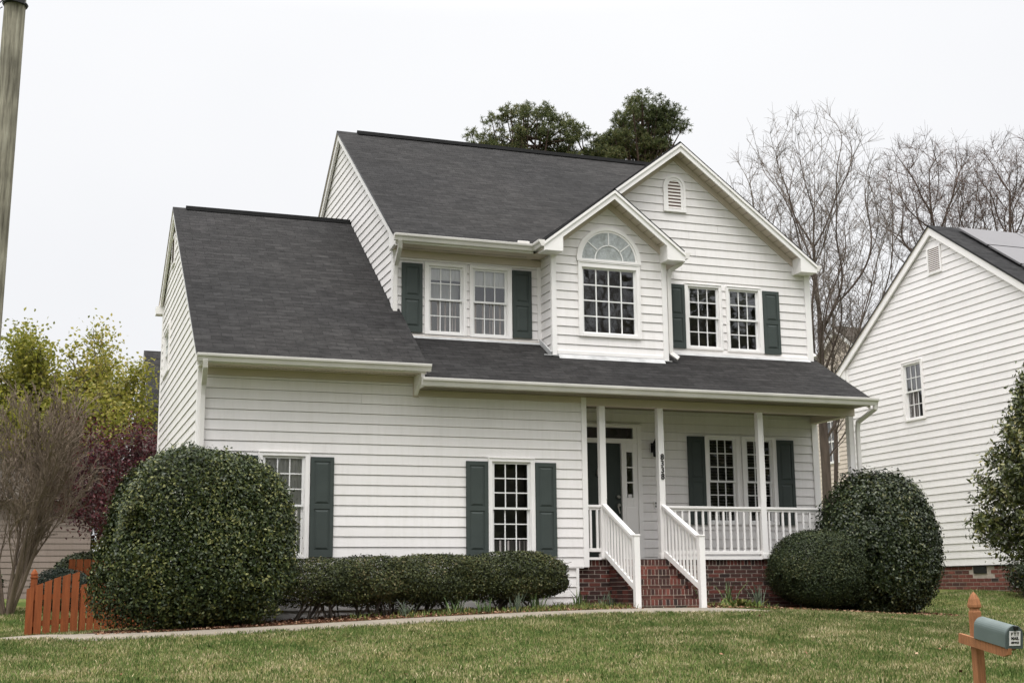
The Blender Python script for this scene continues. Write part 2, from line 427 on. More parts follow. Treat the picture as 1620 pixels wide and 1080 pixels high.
WALK_N = [(-3.0, .9), (-2.6, -.9), (-1.7, -2.0), (.7, -2.08), (2.5, -2.05), (4.4, -2.02), (5.6, -1.98), (6.4, -1.98), (7.2, -2.05), (8.25, -2.05), (9.0, -1.9)]
walk = strip_on_ground('walkway', WALK_N, WALK_F, .022, M['conc'], 90); tag(walk, 'concrete front walk', kind='structure')
# street and kerb in front, behind the photographer's feet
mb = MB()
st = strip_on_ground('road', [(-200, -24.5), (0, -24.5), (200, -24.5)], [(-200, -14.0), (0, -14.0), (200, -14.0)], .006, M['asphalt'], 60); tag(st, 'asphalt street', kind='structure')
mb = MB(); mb.box(-200, 200, -14.0, -13.85, -2.12, -1.97); kb = mb.build('kerb', M['conc'], bevel=.02); tag(kb, 'concrete kerb', kind='structure')
def mat_mulch():
    m, nt, b = newmat('mulch')
    v = wpos(nt); n = noise(nt, 28, 6, v, .75)
    r = ramp(nt, [(.3, (.025, .013, .008)), (.5, (.085, .040, .022)), (.66, (.17, .085, .045)), (.78, (.28, .19, .12))]); nt.links.new(n.outputs[0], r.inputs[0])
    nt.links.new(r.outputs[0], b.inputs['Base Color']); b.inputs['Roughness'].default_value = 1; b.inputs['Specular IOR Level'].default_value = .05
    bump(nt, b, n.outputs[0], 1, .04); return m
M['mulch'] = mat_mulch()
bed1 = strip_on_ground('mulch_bed', [(-1.62, -.4), (-.6, -1.46), (.7, -1.49), (2.5, -1.49), (4.4, -1.47), (5.6, -1.37), (6.4, -1.22), (6.86, -1.12)], [(-1.3, .5), (-.6, .6), (.7, .1), (2.5, .1), (4.4, .1), (5.6, .1), (6.4, .2), (6.86, .2)], .014, M['mulch'], 60)
tag(bed1, 'mulch bed along the garage wall', kind='structure')
bed2 = strip_on_ground('mulch_bed', [(7.9, -1.1), (8.6, -1.0), (9.8, -.95), (11, -1.05), (12.1, -1.25), (13.0, -1.2)], [(7.9, .1), (8.6, .1), (9.8, .1), (11, .1), (12, .1), (13.1, -.2)], .014, M['mulch'], 40)
tag(bed2, 'mulch bed beside the front steps', kind='structure')

# ------------------------------------------------------------------ house helpers
EXP = .162
def planeY(y): return lambda u, d, z: (u, y-d, z)          # faces -y
def planeXl(x): return lambda u, d, z: (x-d, u, z)         # faces -x
def planeXr(x): return lambda u, d, z: (x+d, u, z)
def planeYb(y): return lambda u, d, z: (u, y+d, z)
def siding(mb, T, poly, holes=(), zref=0., e=EXP, t=.0145):
    zmin = min(p[1] for p in poly); zmax = max(p[1] for p in poly)
    br = {zmin, zmax}
    for p in poly: br.add(p[1])
    for h in holes: br.add(max(zmin, h[2])); br.add(min(zmax, h[3]))
    k0 = math.floor((zmin-zref)/e)-1; k1 = math.ceil((zmax-zref)/e)+1
    courses = [zref+k*e for k in range(k0, k1+1)]
    for c in courses:
        if zmin < c < zmax: br.add(c)
    br = sorted(b for b in br if zmin-1e-9 <= b <= zmax+1e-9)
    zs = [br[0]]
    for b in br[1:]:
        if b-zs[-1] > 1e-5: zs.append(b)
    n = len(poly)
    def cross(z):
        us = []
        for i in range(n):
            (u0, z0), (u1, z1) = poly[i], poly[(i+1) % n]
            if (z0-z)*(z1-z) < 0: us.append(u0+(u1-u0)*(z-z0)/(z1-z0))
        return sorted(us)
    for z0, z1 in zip(zs, zs[1:]):
        ep = (z1-z0)*1e-4
        a = cross(z0+ep); b = cross(z1-ep)
        if len(a) < 2 or len(a) != len(b): continue
        zm = (z0+z1)/2; kc = math.floor((zm-zref)/e); zc = zref+kc*e
        d0 = t*(1-(z0-zc)/e); d1 = t*(1-(z1-zc)/e)
        ledge = abs(z0-zc) < 1e-5 or z0 == zs[0]; gp = min(.0075, (z1-z0)*.5) if abs(z0-zc) < 1e-5 else 0
        for j in range(0, len(a), 2):
            segs = [(a[j], a[j+1], b[j], b[j+1])]
            for h in holes:
                if h[2] < zm < h[3]:
                    out = []
                    for s in segs:
                        if h[1] <= min(s[0], s[2]) or h[0] >= max(s[1], s[3]): out.append(s); continue
                        if h[0] > min(s[0], s[2]): out.append((s[0], h[0], s[2], h[0]))
                        if h[1] < max(s[1], s[3]): out.append((h[1], s[1], h[1], s[3]))
                    segs = out
            if abs(z1-z0-e) < 1e-4:      # full courses are laid in lengths
                out = []; jr = random.Random(kc*77+int(poly[0][0]*10))
                for (ua, ub, uc, ud) in segs:
                    x = min(ua, uc)+jr.uniform(.8, 3.8); lo, hi = max(ua, uc), min(ub, ud)
                    while x < hi-.6:
                        if x > lo+.3: out.append((ua, x, uc, x)); ua, uc = x+.0022, x+.0022
                        x += 3.66
                    out.append((ua, ub, uc, ud))
                segs = out
            for (ua, ub, uc, ud) in segs:
                if ub-ua < 1e-4 and ud-uc < 1e-4: continue
                if gp:
                    f_ = gp/(z1-z0); va = ua+(uc-ua)*f_; vb = ub+(ud-ub)*f_; zg = z0+gp
                    mb.quad(T(ua, -.016, z0), T(ub, -.016, z0), T(vb, -.016, zg), T(va, -.016, zg), 0)
                    mb.quad(T(ua, 0, z0), T(ub, 0, z0), T(ub, -.016, z0), T(ua, -.016, z0), 0)
                    mb.quad(T(va, -.016, zg), T(vb, -.016, zg), T(vb, d0, zg), T(va, d0, zg), 0)
                else: va, vb, zg = ua, ub, z0
                mb.quad(T(va, d0, zg), T(vb, d0, zg), T(ud, d1, z1), T(uc, d1, z1), 0, [(va, zg), (vb, zg), (ud, z1), (uc, z1)])
                if ledge and not gp: mb.quad(T(ua, -.004, z0), T(ub, -.004, z0), T(ub, d0, z0), T(ua, d0, z0), 0)

def tbox(mb, T, u0, u1, d0, d1, z0, z1, m=0):
    P = [T(u0, d1, z0), T(u1, d1, z0), T(u1, d0, z0), T(u0, d0, z0), T(u0, d1, z1), T(u1, d1, z1), T(u1, d0, z1), T(u0, d0, z1)]
    mb.hexa(P, m)

def make_window(parent, T, u0, u1, z0, z1, cols=3, ru=2, rl=2, fill='dark', cas=(.07, .07, .07, .05), split=True, mun=.018, depth=.3, sashw=.035, label=None, rail=None):
    """u0..u1,z0..z1: sash opening; casing outside"""
    cl, cr, ct, cb = cas
    mb = MB()
    tbox(mb, T, u0-cl, u0, -.02, .035, z0-cb, z1+ct)
    tbox(mb, T, u1, u1+cr, -.02, .035, z0-cb, z1+ct)
    tbox(mb, T, u0, u1, -.02, .034, z1, z1+ct)
    tbox(mb, T, u0, u1, -.02, .040, z0-cb, z0)
    tbox(mb, T, u0-cl, u1+cr, .034, .046, z1+ct-.018, z1+ct)       # drip edge
    for (a, b) in ((u0-cl, u0-cl+.018), (u1+cr-.018, u1+cr)):
        tbox(mb, T, a, b, .0351, .046, z0-cb, z1+ct-.018)
    # outer jamb
    tbox(mb, T, u0, u0+.012, -.10, .012, z0, z1); tbox(mb, T, u1-.012, u1, -.10, .012, z0, z1)
    w = mb.build('window', M['trim'], parent, bevel=.003)
    if label: w['label'] = label
    ua, ub = u0+.012, u1-.012
    zm = rail if rail else (z0+z1)/2
    s = sashw
    def sash(za, zb, d):
        q = MB()
        tbox(q, T, ua, ua+s, d-.03, d, za, zb); tbox(q, T, ub-s, ub, d-.03, d, za, zb)
        tbox(q, T, ua+s, ub-s, d-.03, d-.001, za, za+s); tbox(q, T, ua+s, ub-s, d-.03, d-.001, zb-s, zb)
        return q.build('sash', M['sash'], w)
    def grid(za, zb, rows, d):
        q = MB(); a, b, c, e = ua+s, ub-s, za+s, zb-s
        for i in range(1, cols):
            u = a+(b-a)*i/cols; tbox(q, T, u-mun/2, u+mun/2, d-.016, d-.004, c, e)
        for i in range(1, rows):
            z = c+(e-c)*i/rows; tbox(q, T, a, b, d-.0165, d-.0035, z-mun/2, z+mun/2)
        if q.v: q.build('muntins', M['sash'], w)
        Q = [Vector(T(a, d-.018, c)), Vector(T(b, d-.018, c)), Vector(T(b, d-.018, e)), Vector(T(a, d-.018, e))]
        if (Q[1]-Q[0]).cross(Q[3]-Q[0]).dot(Vector(T(0, 1, 0))-Vector(T(0, 0, 0))) < 0: Q.reverse()
        g = MB(); g.quad(*Q); g.build('pane', M['glass'], w)
    if split:
        sash(zm-.018, z1, -.004); grid(zm-.018, z1, ru, -.004)
        sash(z0, zm+.018, -.036); grid(z0, zm+.018, rl, -.036)
    else:
        sash(z0, z1, -.01); grid(z0, z1, ru, -.01)
    # recess behind the glass
    q = MB(); D = -depth
    q.quad(T(u0, D, z0), T(u1, D, z0), T(u1, D, z1), T(u0, D, z1)); q.quad(T(u0, -.02, z0), T(u0, D, z0), T(u0, D, z1), T(u0, -.02, z1))
    q.quad(T(u1, D, z0), T(u1, -.02, z0), T(u1, -.02, z1), T(u1, D, z1)); q.quad(T(u0, D, z1), T(u1, D, z1), T(u1, -.02, z1), T(u0, -.02, z1)); q.quad(T(u0, -.02, z0), T(u1, -.02, z0), T(u1, D, z0), T(u0, D, z0))
    q.build('interior', M['dark'], w)
    H = z1-z0
    def folds(za, zb, mat, nm, amp=.012, n=44, d=-.060, ua_=None, ub_=None):
        q = MB(); A = ua if ua_ is None else ua_; B = ub if ub_ is None else ub_; ph = random.random()*6
        pts = []
        for i in range(n+1):
            u = A+(B-A)*i/n; pts.append((u, d+amp*.7*math.sin(i*1.35+ph)+amp*.6*math.sin(i*.61+ph*2)))
        for (p, r) in zip(pts, pts[1:]): q.quad(T(p[0], p[1], za), T(r[0], r[1], za), T(r[0], r[1]*1.0, zb), T(p[0], p[1], zb))
        q.build(nm, mat, w)
    def slats(za, zb, mat, step=.045, tilt=.012, d=-.10):
        q = MB(); z = za
        while z < zb-.01:
            P = [T(ua+.01, d-.018, z+tilt), T(ub-.01, d-.018, z+tilt), T(ub-.01, d+.018, z-tilt), T(ua+.01, d+.018, z-tilt)]
            q.quad(*P); P2 = [(p[0], p[1], p[2]+.004) for p in P]; q.quad(*P2[::-1]); z += step
        q.build('blind', mat, w)
    if fill == 'curtain': folds(z0, z1, M['curtain'], 'curtain')
    elif fill == 'shade':      # pale shade at top, dim curtain under it
        folds(z0+H*.80, z1, M['curtain'], 'blind', .003); folds(z0+H*.5, z0+H*.80, M['curtain'], 'curtain', .004, d=-.22)
        folds(z0, z0+H*.5, M['curtain_dim'], 'curtain')
    elif fill == 'shade2':
        folds(z0+H*.74, z1, M['curtain'], 'blind', .003); folds(z0, z0+H*.5, M['curtain_dim'], 'curtain')
    elif fill == 'blindtop':
        slats(z0+H*.78, z1, M['blind'], .03, .010); folds(z0+H*.74, z0+H*.78, M['blind'], 'blind', .004)
    elif fill == 'blinds': slats(z0+.02, z1, M['blind_wood'], .055, .004)
    elif fill == 'sheer':
        folds(z0+H*.5, z1, M['curtain_dim'], 'curtain'); folds(z0, z0+H*.5, M['curtain_dim'], 'curtain', ua_=ua+(ub-ua)*.4)
    elif fill == 'lowcurtain': folds(z0, z0+H*.16, M['curtain_dim'], 'curtain')
    return w

def make_shutter(parent, T, u0, u1, z0, z1, mid=.5, label=None):
    mb = MB(); tbox(mb, T, u0, u1, .012, .040, z0, z1)
    sw = (u1-u0)*.16; zm = z0+(z1-z0)*mid
    panels = [(z0+.10, zm-.035), (zm+.035, z1-.07)]
    # frame rails raised
    tbox(mb, T, u0, u0+sw, .0405, .052, z0, z1); tbox(mb, T, u1-sw, u1, .0405, .052, z0, z1)
    for a, b in ((z0, z0+.10), (zm-.035, zm+.035), (z1-.07, z1)): tbox(mb, T, u0+sw, u1-sw, .0405, .0518, a, b)
    for a, b in panels:
        i = .014; o = .045
        A = [(u0+sw+i, a+i), (u1-sw-i, a+i), (u1-sw-i, b-i), (u0+sw+i, b-i)]
        Bq = [(u0+sw+o, a+o), (u1-sw-o, a+o), (u1-sw-o, b-o), (u0+sw+o, b-o)]
        P = [T(u, .0402, z) for u, z in A]; Q = [T(u, .053, z) for u, z in Bq]
        for k in range(4): mb.quad(P[k], P[(k+1) % 4], Q[(k+1) % 4], Q[k])
        mb.quad(*Q)
    o = mb.build('shutter', M['shutter'], parent, bevel=.0015)
    if label: o['label'] = label
    return o

def roof_slab(mb, p0, p1, q1, q0, th=.045, m=0):
    """p0,p1 eave ends ; q0,q1 ridge ends (q0 above p0)"""
    p0, p1, q1, q0 = map(Vector, (p0, p1, q1, q0))
    U = (p1-p0).normalized(); n = U.cross(q0-p0).normalized()
    if n.z < 0: n = -n
    Vd = n.cross(U)
    def uv(p):
        # shared metric UV so that courses line up
        w = p-p0; return (w.dot(U)+p0.x, w.dot(Vd))
    d = n*(-th)
    top = [p0, p1, q1, q0]
    mb.poly(top, m, [uv(p) for p in top])
    bot = [p+d for p in top]
    mb.poly(bot[::-1], 1)
    for i in range(4):
        j = (i+1) % 4
        mb.quad(top[i], bot[i], bot[j], top[j], 0 if False else 2)

def tri_prism_board(mb, a, b, drop, thick, nvec, m=0):
    """board following line a-b (top edge), dropping 'drop' in z, thickness along nvec"""
    a = Vector(a); b = Vector(b); n = Vector(nvec)*thick
    mb.prism([a, b, b-Vector((0, 0, drop)), a-Vector((0, 0, drop))], n, m)

def gutterX(parent, x0, x1, y, z, h=.115, w=.115, label=None):
    """K-style gutter along x, back at y (its front at y-w), top z"""
    mb = MB()
    prof = [(0, 0), (0, -h), (-w*.55, -h), (-w*.72, -h*.55), (-w*.95, -h*.35), (-w, -h*.12), (-w, 0), (-w*.88, 0), (-w*.88, -h*.10), (-w*.6, -h*.5), (-w*.5, -h*.9), (-.006, -h*.9), (-.006, 0)]
    mb.prism([(x0, y+p, z+q) for p, q in prof], (x1-x0, 0, 0))
    for x in (x0, x1): mb.prism([(x-.003, y+p, z+q) for p, q in prof[:7]], (.006, 0, 0))
    o = mb.build('gutter', M['gutter'], parent)
    if label: o['label'] = label
    return o
def gutterY(parent, y0, y1, x, z, side, h=.115, w=.115):
    mb = MB()
    prof = [(0, 0), (0, -h), (w*.55, -h), (w*.72, -h*.55), (w*.95, -h*.35), (w, -h*.12), (w, 0), (w*.88, 0), (w*.88, -h*.10), (w*.6, -h*.5), (w*.5, -h*.9), (.006, -h*.9), (.006, 0)]
    mb.prism([(x+p*side, y0, z+q) for p, q in prof], (0, y1-y0, 0))
    for y in (y0, y1): mb.prism([(x+p*side, y-.003, z+q) for p, q in prof[:7]], (0, .006, 0))
    return mb.build('gutter', M['gutter'], parent)

def brickwall(T, u0, u1, ztop, zbot, rowlock=True, bl=.2, bh=.054, j=.0145, zfun=None, holes=()):
    """real bricks, returns MB (mat 0 brick, 1 mortar)"""
    mb = MB(); z = ztop
    tbox(mb, T, u0, u1, -.05, .0, zbot, ztop, 1)
    if rowlock:
        h = .092; u = u0
        while u < u1-.01:
            v = min(u+bh-.002, u1); tbox(mb, T, u, v, .0005, .008+random.random()*.003, z-h, z-.002); u += bh+j
        z -= h+j
    r = 0
    while z-bh > zbot-.02:
        u = u0-(bl+j)/2*(r % 2)
        while u < u1-.005:
            a = max(u, u0); b = min(u+bl, u1)
            if b-a > .02 and not any(h[0] < b and h[1] > a and h[2] < z and h[3] > z-bh for h in holes):
                tbox(mb, T, a, b, .0005, .007+random.random()*.003, max(z-bh, zbot), z)
            u += bl+j
        z -= bh+j; r += 1
    return mb

# ------------------------------------------------------------------ THE HOUSE
H = thing('house', 'white clapboard two-storey house with dark green shutters and a brick-based front porch', 'house', (5.9, 4.5, -.8))
GY, Y2, Y3, Y4 = 0.0, 1.356, .786, 1.254
XR = 11.78; XM = 3.42
ZB = -.70
# --- front garage wall
W1 = (1.00, 1.668, .06, 1.592); W2 = (4.755, 5.43, .06, 1.585)
def hole(w, e=.02): return (w[0]-e, w[1]+e, w[2]-e, w[3]+e)
mb = MB()
siding(mb, planeY(GY), [(.02, -.137), (6.36, -.137), (6.36, 2.64), (3.50, 2.64), (3.50, 2.82), (.02, 2.82)], [hole(W1), hole(W2)], -.137)
siding(mb, planeY(GY+.012), [(.02, -1.1), (6.22, -1.1), (6.22, -.139), (.02, -.139)], [], -.137)
mb.build('wall', M['siding'], H)['label'] = 'white clapboard front wall of the one-storey wing'
# garage left wall
LW = (5.45, 6.5, 3.80, 4.62); LV = (5.05, 5.55, 5.80, 6.35)
mb = MB()
siding(mb, planeXl(0), [(.0, -1.05), (7.28, -1.05), (7.28, 5.45), (4.915, 6.80), (.0, 3.32)], [hole(LW)], -.137)
mb.build('wall', M['siding'], H)['label'] = 'white clapboard side wall of the wing under its steep gable'
mb = MB(); siding(mb, planeYb(7.28), [(0, -.9), (3.42, -.9), (3.42, 5.4), (0, 5.4)], [], -.137); mb.build('wall', M['siding'], H)
# corner boards
mb = MB()
mb.box(-.028, .075, -.030, .006, -.95, 2.931); mb.box(-.030, -.002, .0065, .075, -.95, 3.30)
mb.box(-.028, .0, 7.20, 7.30, -1.0, 5.40)
mb.box(6.36, 6.455, -.030, .5, -.137, 2.7145); mb.box(6.22, 6.27, -.020, .06, -.78, -.138)
mb.box(0.02, 6.3575, -.022, -.0005, -.150, -.1375)
build_pieces(mb, 'corner_board', M['trim'], H, bevel=.004)
# frieze boards
mb = MB(); mb.box(.076, 3.50, -.026, 0, 2.822, 2.93); mb.box(3.44, 6.36, -.027, 0, 2.62, 2.715); mb.box(3.40, 3.50, -.030, -.0275, 2.60, 2.93)
build_pieces(mb, 'frieze', M['soffit'], H, bevel=.003)
make_window(H, planeY(GY), *W1, 3, 3, 3, 'curtain', label='window with pale curtains, beside the big round shrub')
make_window(H, planeY(GY), *W2, 3, 3, 3, 'lowcurtain', label='dark window above the low hedge')
make_shutter(H, planeY(GY), .62, .925, .035, 1.587)
make_shutter(H, planeY(GY), 1.75, 2.12, .035, 1.587)
make_shutter(H, planeY(GY), 4.305, 4.675, .035, 1.582)
make_shutter(H, planeY(GY), 5.508, 5.877, .035, 1.582)
make_window(H, planeXl(0), *LW, 2, 2, 2, 'shade')
def rect_vent(parent, T, u0, u1, z0, z1):
    mb = MB(); f = .045
    tbox(mb, T, u0, u0+f, .0, .035, z0, z1); tbox(mb, T, u1-f, u1, .0, .035, z0, z1); tbox(mb, T, u0+f, u1-f, .0, .035, z1-f, z1); tbox(mb, T, u0+f, u1-f, .0, .04, z0, z0+f)
    v = mb.build('gable_vent', M['trim'], parent)
    q = MB(); q.quad(T(u0+f, .019, z0+f), T(u1-f, .019, z0+f), T(u1-f, .019, z1-f), T(u0+f, .019, z1-f)); q.build('vent_backing', M['vent_dark'], v)
    q = MB(); z = z0+f+.01
    while z < z1-f-.02:
        P = [T(u0+f, .034, z), T(u1-f, .034, z), T(u1-f, .022, z+.025), T(u0+f, .022, z+.025)]; q.quad(*P); z += .045
    q.build('louvers', M['louver'], v)
rect_vent(H, planeXl(0), 5.0, 5.55, 5.80, 6.40)

# garage wing roof
PG = (6.896-3.073)/(4.915+.454)
mb = MB()
roof_slab(mb, (-.10, -.47, 3.062), (3.525, -.47, 3.062), (3.525, 4.915, 6.896), (-.10, 4.915, 6.896))
roof_slab(mb, (3.42, 7.50, 5.45), (-.10, 7.50, 5.45), (-.10, 4.915, 6.896), (3.42, 4.915, 6.896))
r1 = mb.build('roof', [M['shingle'], M['soffit'], M['black']], H); r1['label'] = 'steep dark shingle roof over the one-storey wing'
mb = MB(); mb.prism([(.15, 4.80, 6.83), (.15, 4.915, 6.945), (.15, 5.03, 6.89), (.15, 4.915, 6.900)], (3.27, 0, 0)); mb.build('ridge_vent', M['ridge'], r1)
# rakes left
mb = MB()
tri_prism_board(mb, (-.085, -.44, 3.03), (-.085, 4.915, 6.845), .14, .05, (1, 0, 0)); tri_prism_board(mb, (-.085, 4.915, 6.845), (-.085, 7.5, 5.40), .14, .05, (1, 0, 0))
tri_prism_board(mb, (3.46, -.44, 3.03), (3.46, 1.4, 4.34), .12, .05, (1, 0, 0))
mb.box(-.16, .02, 7.25, 7.52, 5.24, 5.40)
mb.prism([(-.03, -.46, 3.0), (-.03, 0, 3.3), (-.03, 0, 2.93), (-.03, -.46, 2.93)], (.05, 0, 0))
mb.prism([(3.42, -.46, 3.0), (3.42, 0.02, 3.32), (3.42, 0.02, 2.62), (3.42, -.02, 2.62), (3.42, -.30, 2.80), (3.42, -.46, 2.86)], (.06, 0, 0))
build_pieces(mb, 'rake_board', M['trim'], H)
mb = MB(); mb.box(-.03, 3.50, -.455, -.001, 2.932, 2.95)
build_pieces(mb, 'soffit', M['soffit'], H)
mb = MB(); mb.box(-.03, 3.5, -.472, -.456, 2.93, 3.03); build_pieces(mb, 'fascia', M['trim'], H)
gutterX(H, -.10, 3.56, -.473, 3.06)
def comb(x0, x1, n, w, y, z):
    mb = MB(); st = (x1-x0)/n
    pts = [(x0, y+.002, z), (x0, y, z)]
    for i in range(n):
        a = x0+st*(i+.2); pts += [(a, y, z), (a, y-.015, z), (a+w, y-.015, z), (a+w, y, z)]
    pts += [(x1, y, z), (x1, y+.002, z)]
    mb.prism(pts[::-1], (0, 0, .002)); mb.build('soffit_perforation', M['black'], H)
def downspout(parent, pts, label=None, w=.075, h=.055):
    mb = MB()
    for a, b in zip(pts, pts[1:]):
        a = Vector(a); b = Vector(b); d = (b-a).normalized()*.012
        mb.bar(a-d, b+d, w, h, up=(0, 1, 0) if abs((b-a).normalized().y) < .9 else (0, 0, 1))
    o = mb.build('downspout', M['gutter'], parent, bevel=.006)
    if label: o['label'] = label
comb(.05, 3.40, 60, .028, -.185, 2.9295)
downspout(H, [(.02, -.53, 2.96), (.03, -.50, 2.86), (.06, -.09, 2.66), (.055, -.065, 2.5), (.055, -.065, -.85)])

# --- main body
ZS = 5.415   # second-floor soffit
PL = (4.055, 4.695, 3.975, 5.175); PL2 = (4.875, 5.535, 3.97, 5.18)
mb = MB(); siding(mb, planeY(Y2), [(XM, 3.0), (6.187, 3.0), (6.187, 5.29), (XM, 5.29)], [hole(PL), hole(PL2)], -.137+EXP*.2)
mb.build('wall', M['siding'], H)['label'] = 'recessed upper wall with the paired windows'
mb = MB(); mb.box(XM, 6.187, Y2-.026, Y2, 5.292, 5.42); mb.box(XM+.08, 6.17, Y2-.05, Y2+.0, 3.865, 3.905)
build_pieces(mb, 'frieze', M['soffit'], H, bevel=.003)
mb = MB(); mb.box(XM-.03, XM+.07, Y2-.030, Y2+.004, 3.0, 5.42); mb.box(XM-.03, XM-.001, Y2+.0045, Y2+.08, 3.0, 5.6)
mb.box(6.110, 6.186, Y2-.028, Y2-.0005, 3.85, 5.29)
build_pieces(mb, 'corner_board', M['trim'], H, bevel=.004)
make_window(H, planeY(Y2), *PL, 3, 2, 2, 'shade', cas=(.08, .06, .06, .045), label='upper window with pale shade, left one of the pair over the porch roof')
make_window(H, planeY(Y2), *PL2, 3, 2, 2, 'shade2', cas=(.06, .075, .06, .045), label='upper window with pale shade, right one of the pair over the porch roof')
make_shutter(H, planeY(Y2), 3.56, 3.935, 3.95, 5.19); make_shutter(H, planeY(Y2), 5.625, 5.99, 3.955, 5.20)
# left side wall of main body
mb = MB(); siding(mb, planeXl(XM), [(1.40, 3.0), (10.35, 3.0), (10.35, 5.88), (5.87, 9.10), (1.40, 5.88)], [], -.137+EXP*.2)
mb.build('wall', M['siding'], H)['label'] = 'tall clapboard side gable above the wing roof'
mb = MB(); siding(mb, planeXr(XR), [(1.26, -.6), (10.35, -.6), (10.35, 5.88), (5.87, 9.10), (1.26, 5.83)], [], -.137)
siding(mb, planeYb(10.35), [(XM, -.6), (XR, -.6), (XR, 5.85), (XM, 5.85)], [], -.137); siding(mb, planeXl(XM), [(7.2, -.8), (10.35, -.8), (10.35, 3.), (7.2, 3.)], [], -.137)
mb.build('wall', M['siding'], H)
# main roof (front slope cut by the cross gable is hidden under it)
PM = (9.168-5.594)/(5.87-.929)
mb = MB()
roof_slab(mb, (3.31, .90, 5.573), (7.5, .90, 5.573), (7.5, 5.87, 9.168), (3.31, 5.87, 9.168))
roof_slab(mb, (7.5, 1.9, 6.297), (11.87, 1.9, 6.297), (11.87, 5.87, 9.168), (7.5, 5.87, 9.168))
roof_slab(mb, (11.87, 10.84, 5.573), (3.31, 10.84, 5.573), (3.31, 5.87, 9.168), (11.87, 5.87, 9.168))
r2 = mb.build('roof', [M['shingle'], M['soffit'], M['black']], H); r2['label'] = 'large dark shingle roof of the two-storey body'
mb = MB(); mb.prism([(3.75, 5.74, 9.10), (3.75, 5.87, 9.225), (3.75, 6.0, 9.10), (3.75, 5.87, 9.172)], (7.9, 0, 0)); mb.build('ridge_vent', M['ridge'], r2)
mb = MB()
tri_prism_board(mb, (3.335, .93, 5.545), (3.335, 5.87, 9.118), .16, .055, (1, 0, 0)); tri_prism_board(mb, (3.335, 5.87, 9.118), (3.335, 10.8, 5.55), .16, .055, (1, 0, 0))
tri_prism_board(mb, (3.39, 1.3, 5.73), (3.39, 5.87, 9.04), .12, .028, (1, 0, 0))
mb.prism([(3.34, .93, 5.53), (3.34, 1.40, 5.87), (3.34, 1.40, 5.40), (3.34, .93, 5.43)], (.05, 0, 0))
build_pieces(mb, 'rake_board', M['trim'], H)
mb = MB(); mb.box(3.34, 6.0, .93, Y2-.001, 5.422, 5.44); build_pieces(mb, 'soffit', M['soffit'], H)
comb(3.55, 5.85, 46, .026, Y2-.186, 5.4195)
mb = MB(); mb.box(3.34, 5.88, .905, .929, 5.43, 5.555); build_pieces(mb, 'fascia', M['trim'], H)
gutterX(H, 3.30, 5.90, .904, 5.575)
downspout(H, [(3.40, .86, 5.47), (3.42, .93, 5.36), (3.44, 1.27, 5.12), (3.43, 1.29, 4.95), (3.43, 1.29, 4.22), (3.36, 1.16, 4.12)])

# --- cross gable (right)
PXG = (7.886-5.700)/(11.80-8.918)
xl = 8.918-(11.80-8.918)
mb = MB()
def bk(z): return .929+(z-5.594)/PM
roof_slab(mb, (11.80, 5.9, 5.700), (11.80, .935, 5.700), (8.918, .935, 7.886), (8.918, 5.2, 7.886))
roof_slab(mb, (xl, .935, 5.700), (xl, 2.4, 5.700), (8.918, 5.2, 7.886), (8.918, .935, 7.886))
r3 = mb.build('roof', [M['shingle'], M['soffit'], M['black']], H); r3['label'] = 'shingle roof of the big front gable'
# PAIR right
PR = (9.120, 9.775, 3.965, 5.130); PR2 = (9.985, 10.635, 3.955, 5.13)
mb = MB(); siding(mb, planeY(Y4), [(7.20, 3.7), (XR-.03, 3.7), (XR-.03, 5.62), (8.918, 7.79), (7.20, 6.48)], [hole(PR), hole(PR2)], -.137+EXP*.2)
mb.build('wall', M['siding'], H)['label'] = 'clapboard front of the big gable'
make_window(H, planeY(Y4), *PR, 3, 2, 2, 'blindtop', cas=(.075, .06, .06, .045), label='upper window under the big gable, the one nearer the arched window')
make_window(H, planeY(Y4), *PR2, 3, 2, 2, 'blindtop', cas=(.06, .075, .06, .045), label='upper window under the big gable, the one nearer the house corner')
make_shutter(H, planeY(Y4), 8.70, 9.035, 3.92, 5.145); make_shutter(H, planeY(Y4), 10.722, 11.08, 3.905, 5.14)
mb = MB(); mb.box(XR-.105, XR+.025, Y4-.030, Y4+.004, 2.75, 5.60); mb.box(XR-.001, XR+.025, Y4+.0045, Y4+.09, -.2, 5.65); mb.box(XR-.105, XR+.025, Y4-.030, Y4+.004, 0, 2.69)
mb.box(11.40, XR+.01, Y4-.034, Y4-.0305, 5.50, 5.62); mb.box(8.5, XR-.11, Y4-.055, Y4, 3.80, 3.865)
build_pieces(mb, 'corner_board', M['trim'], H, bevel=.004)
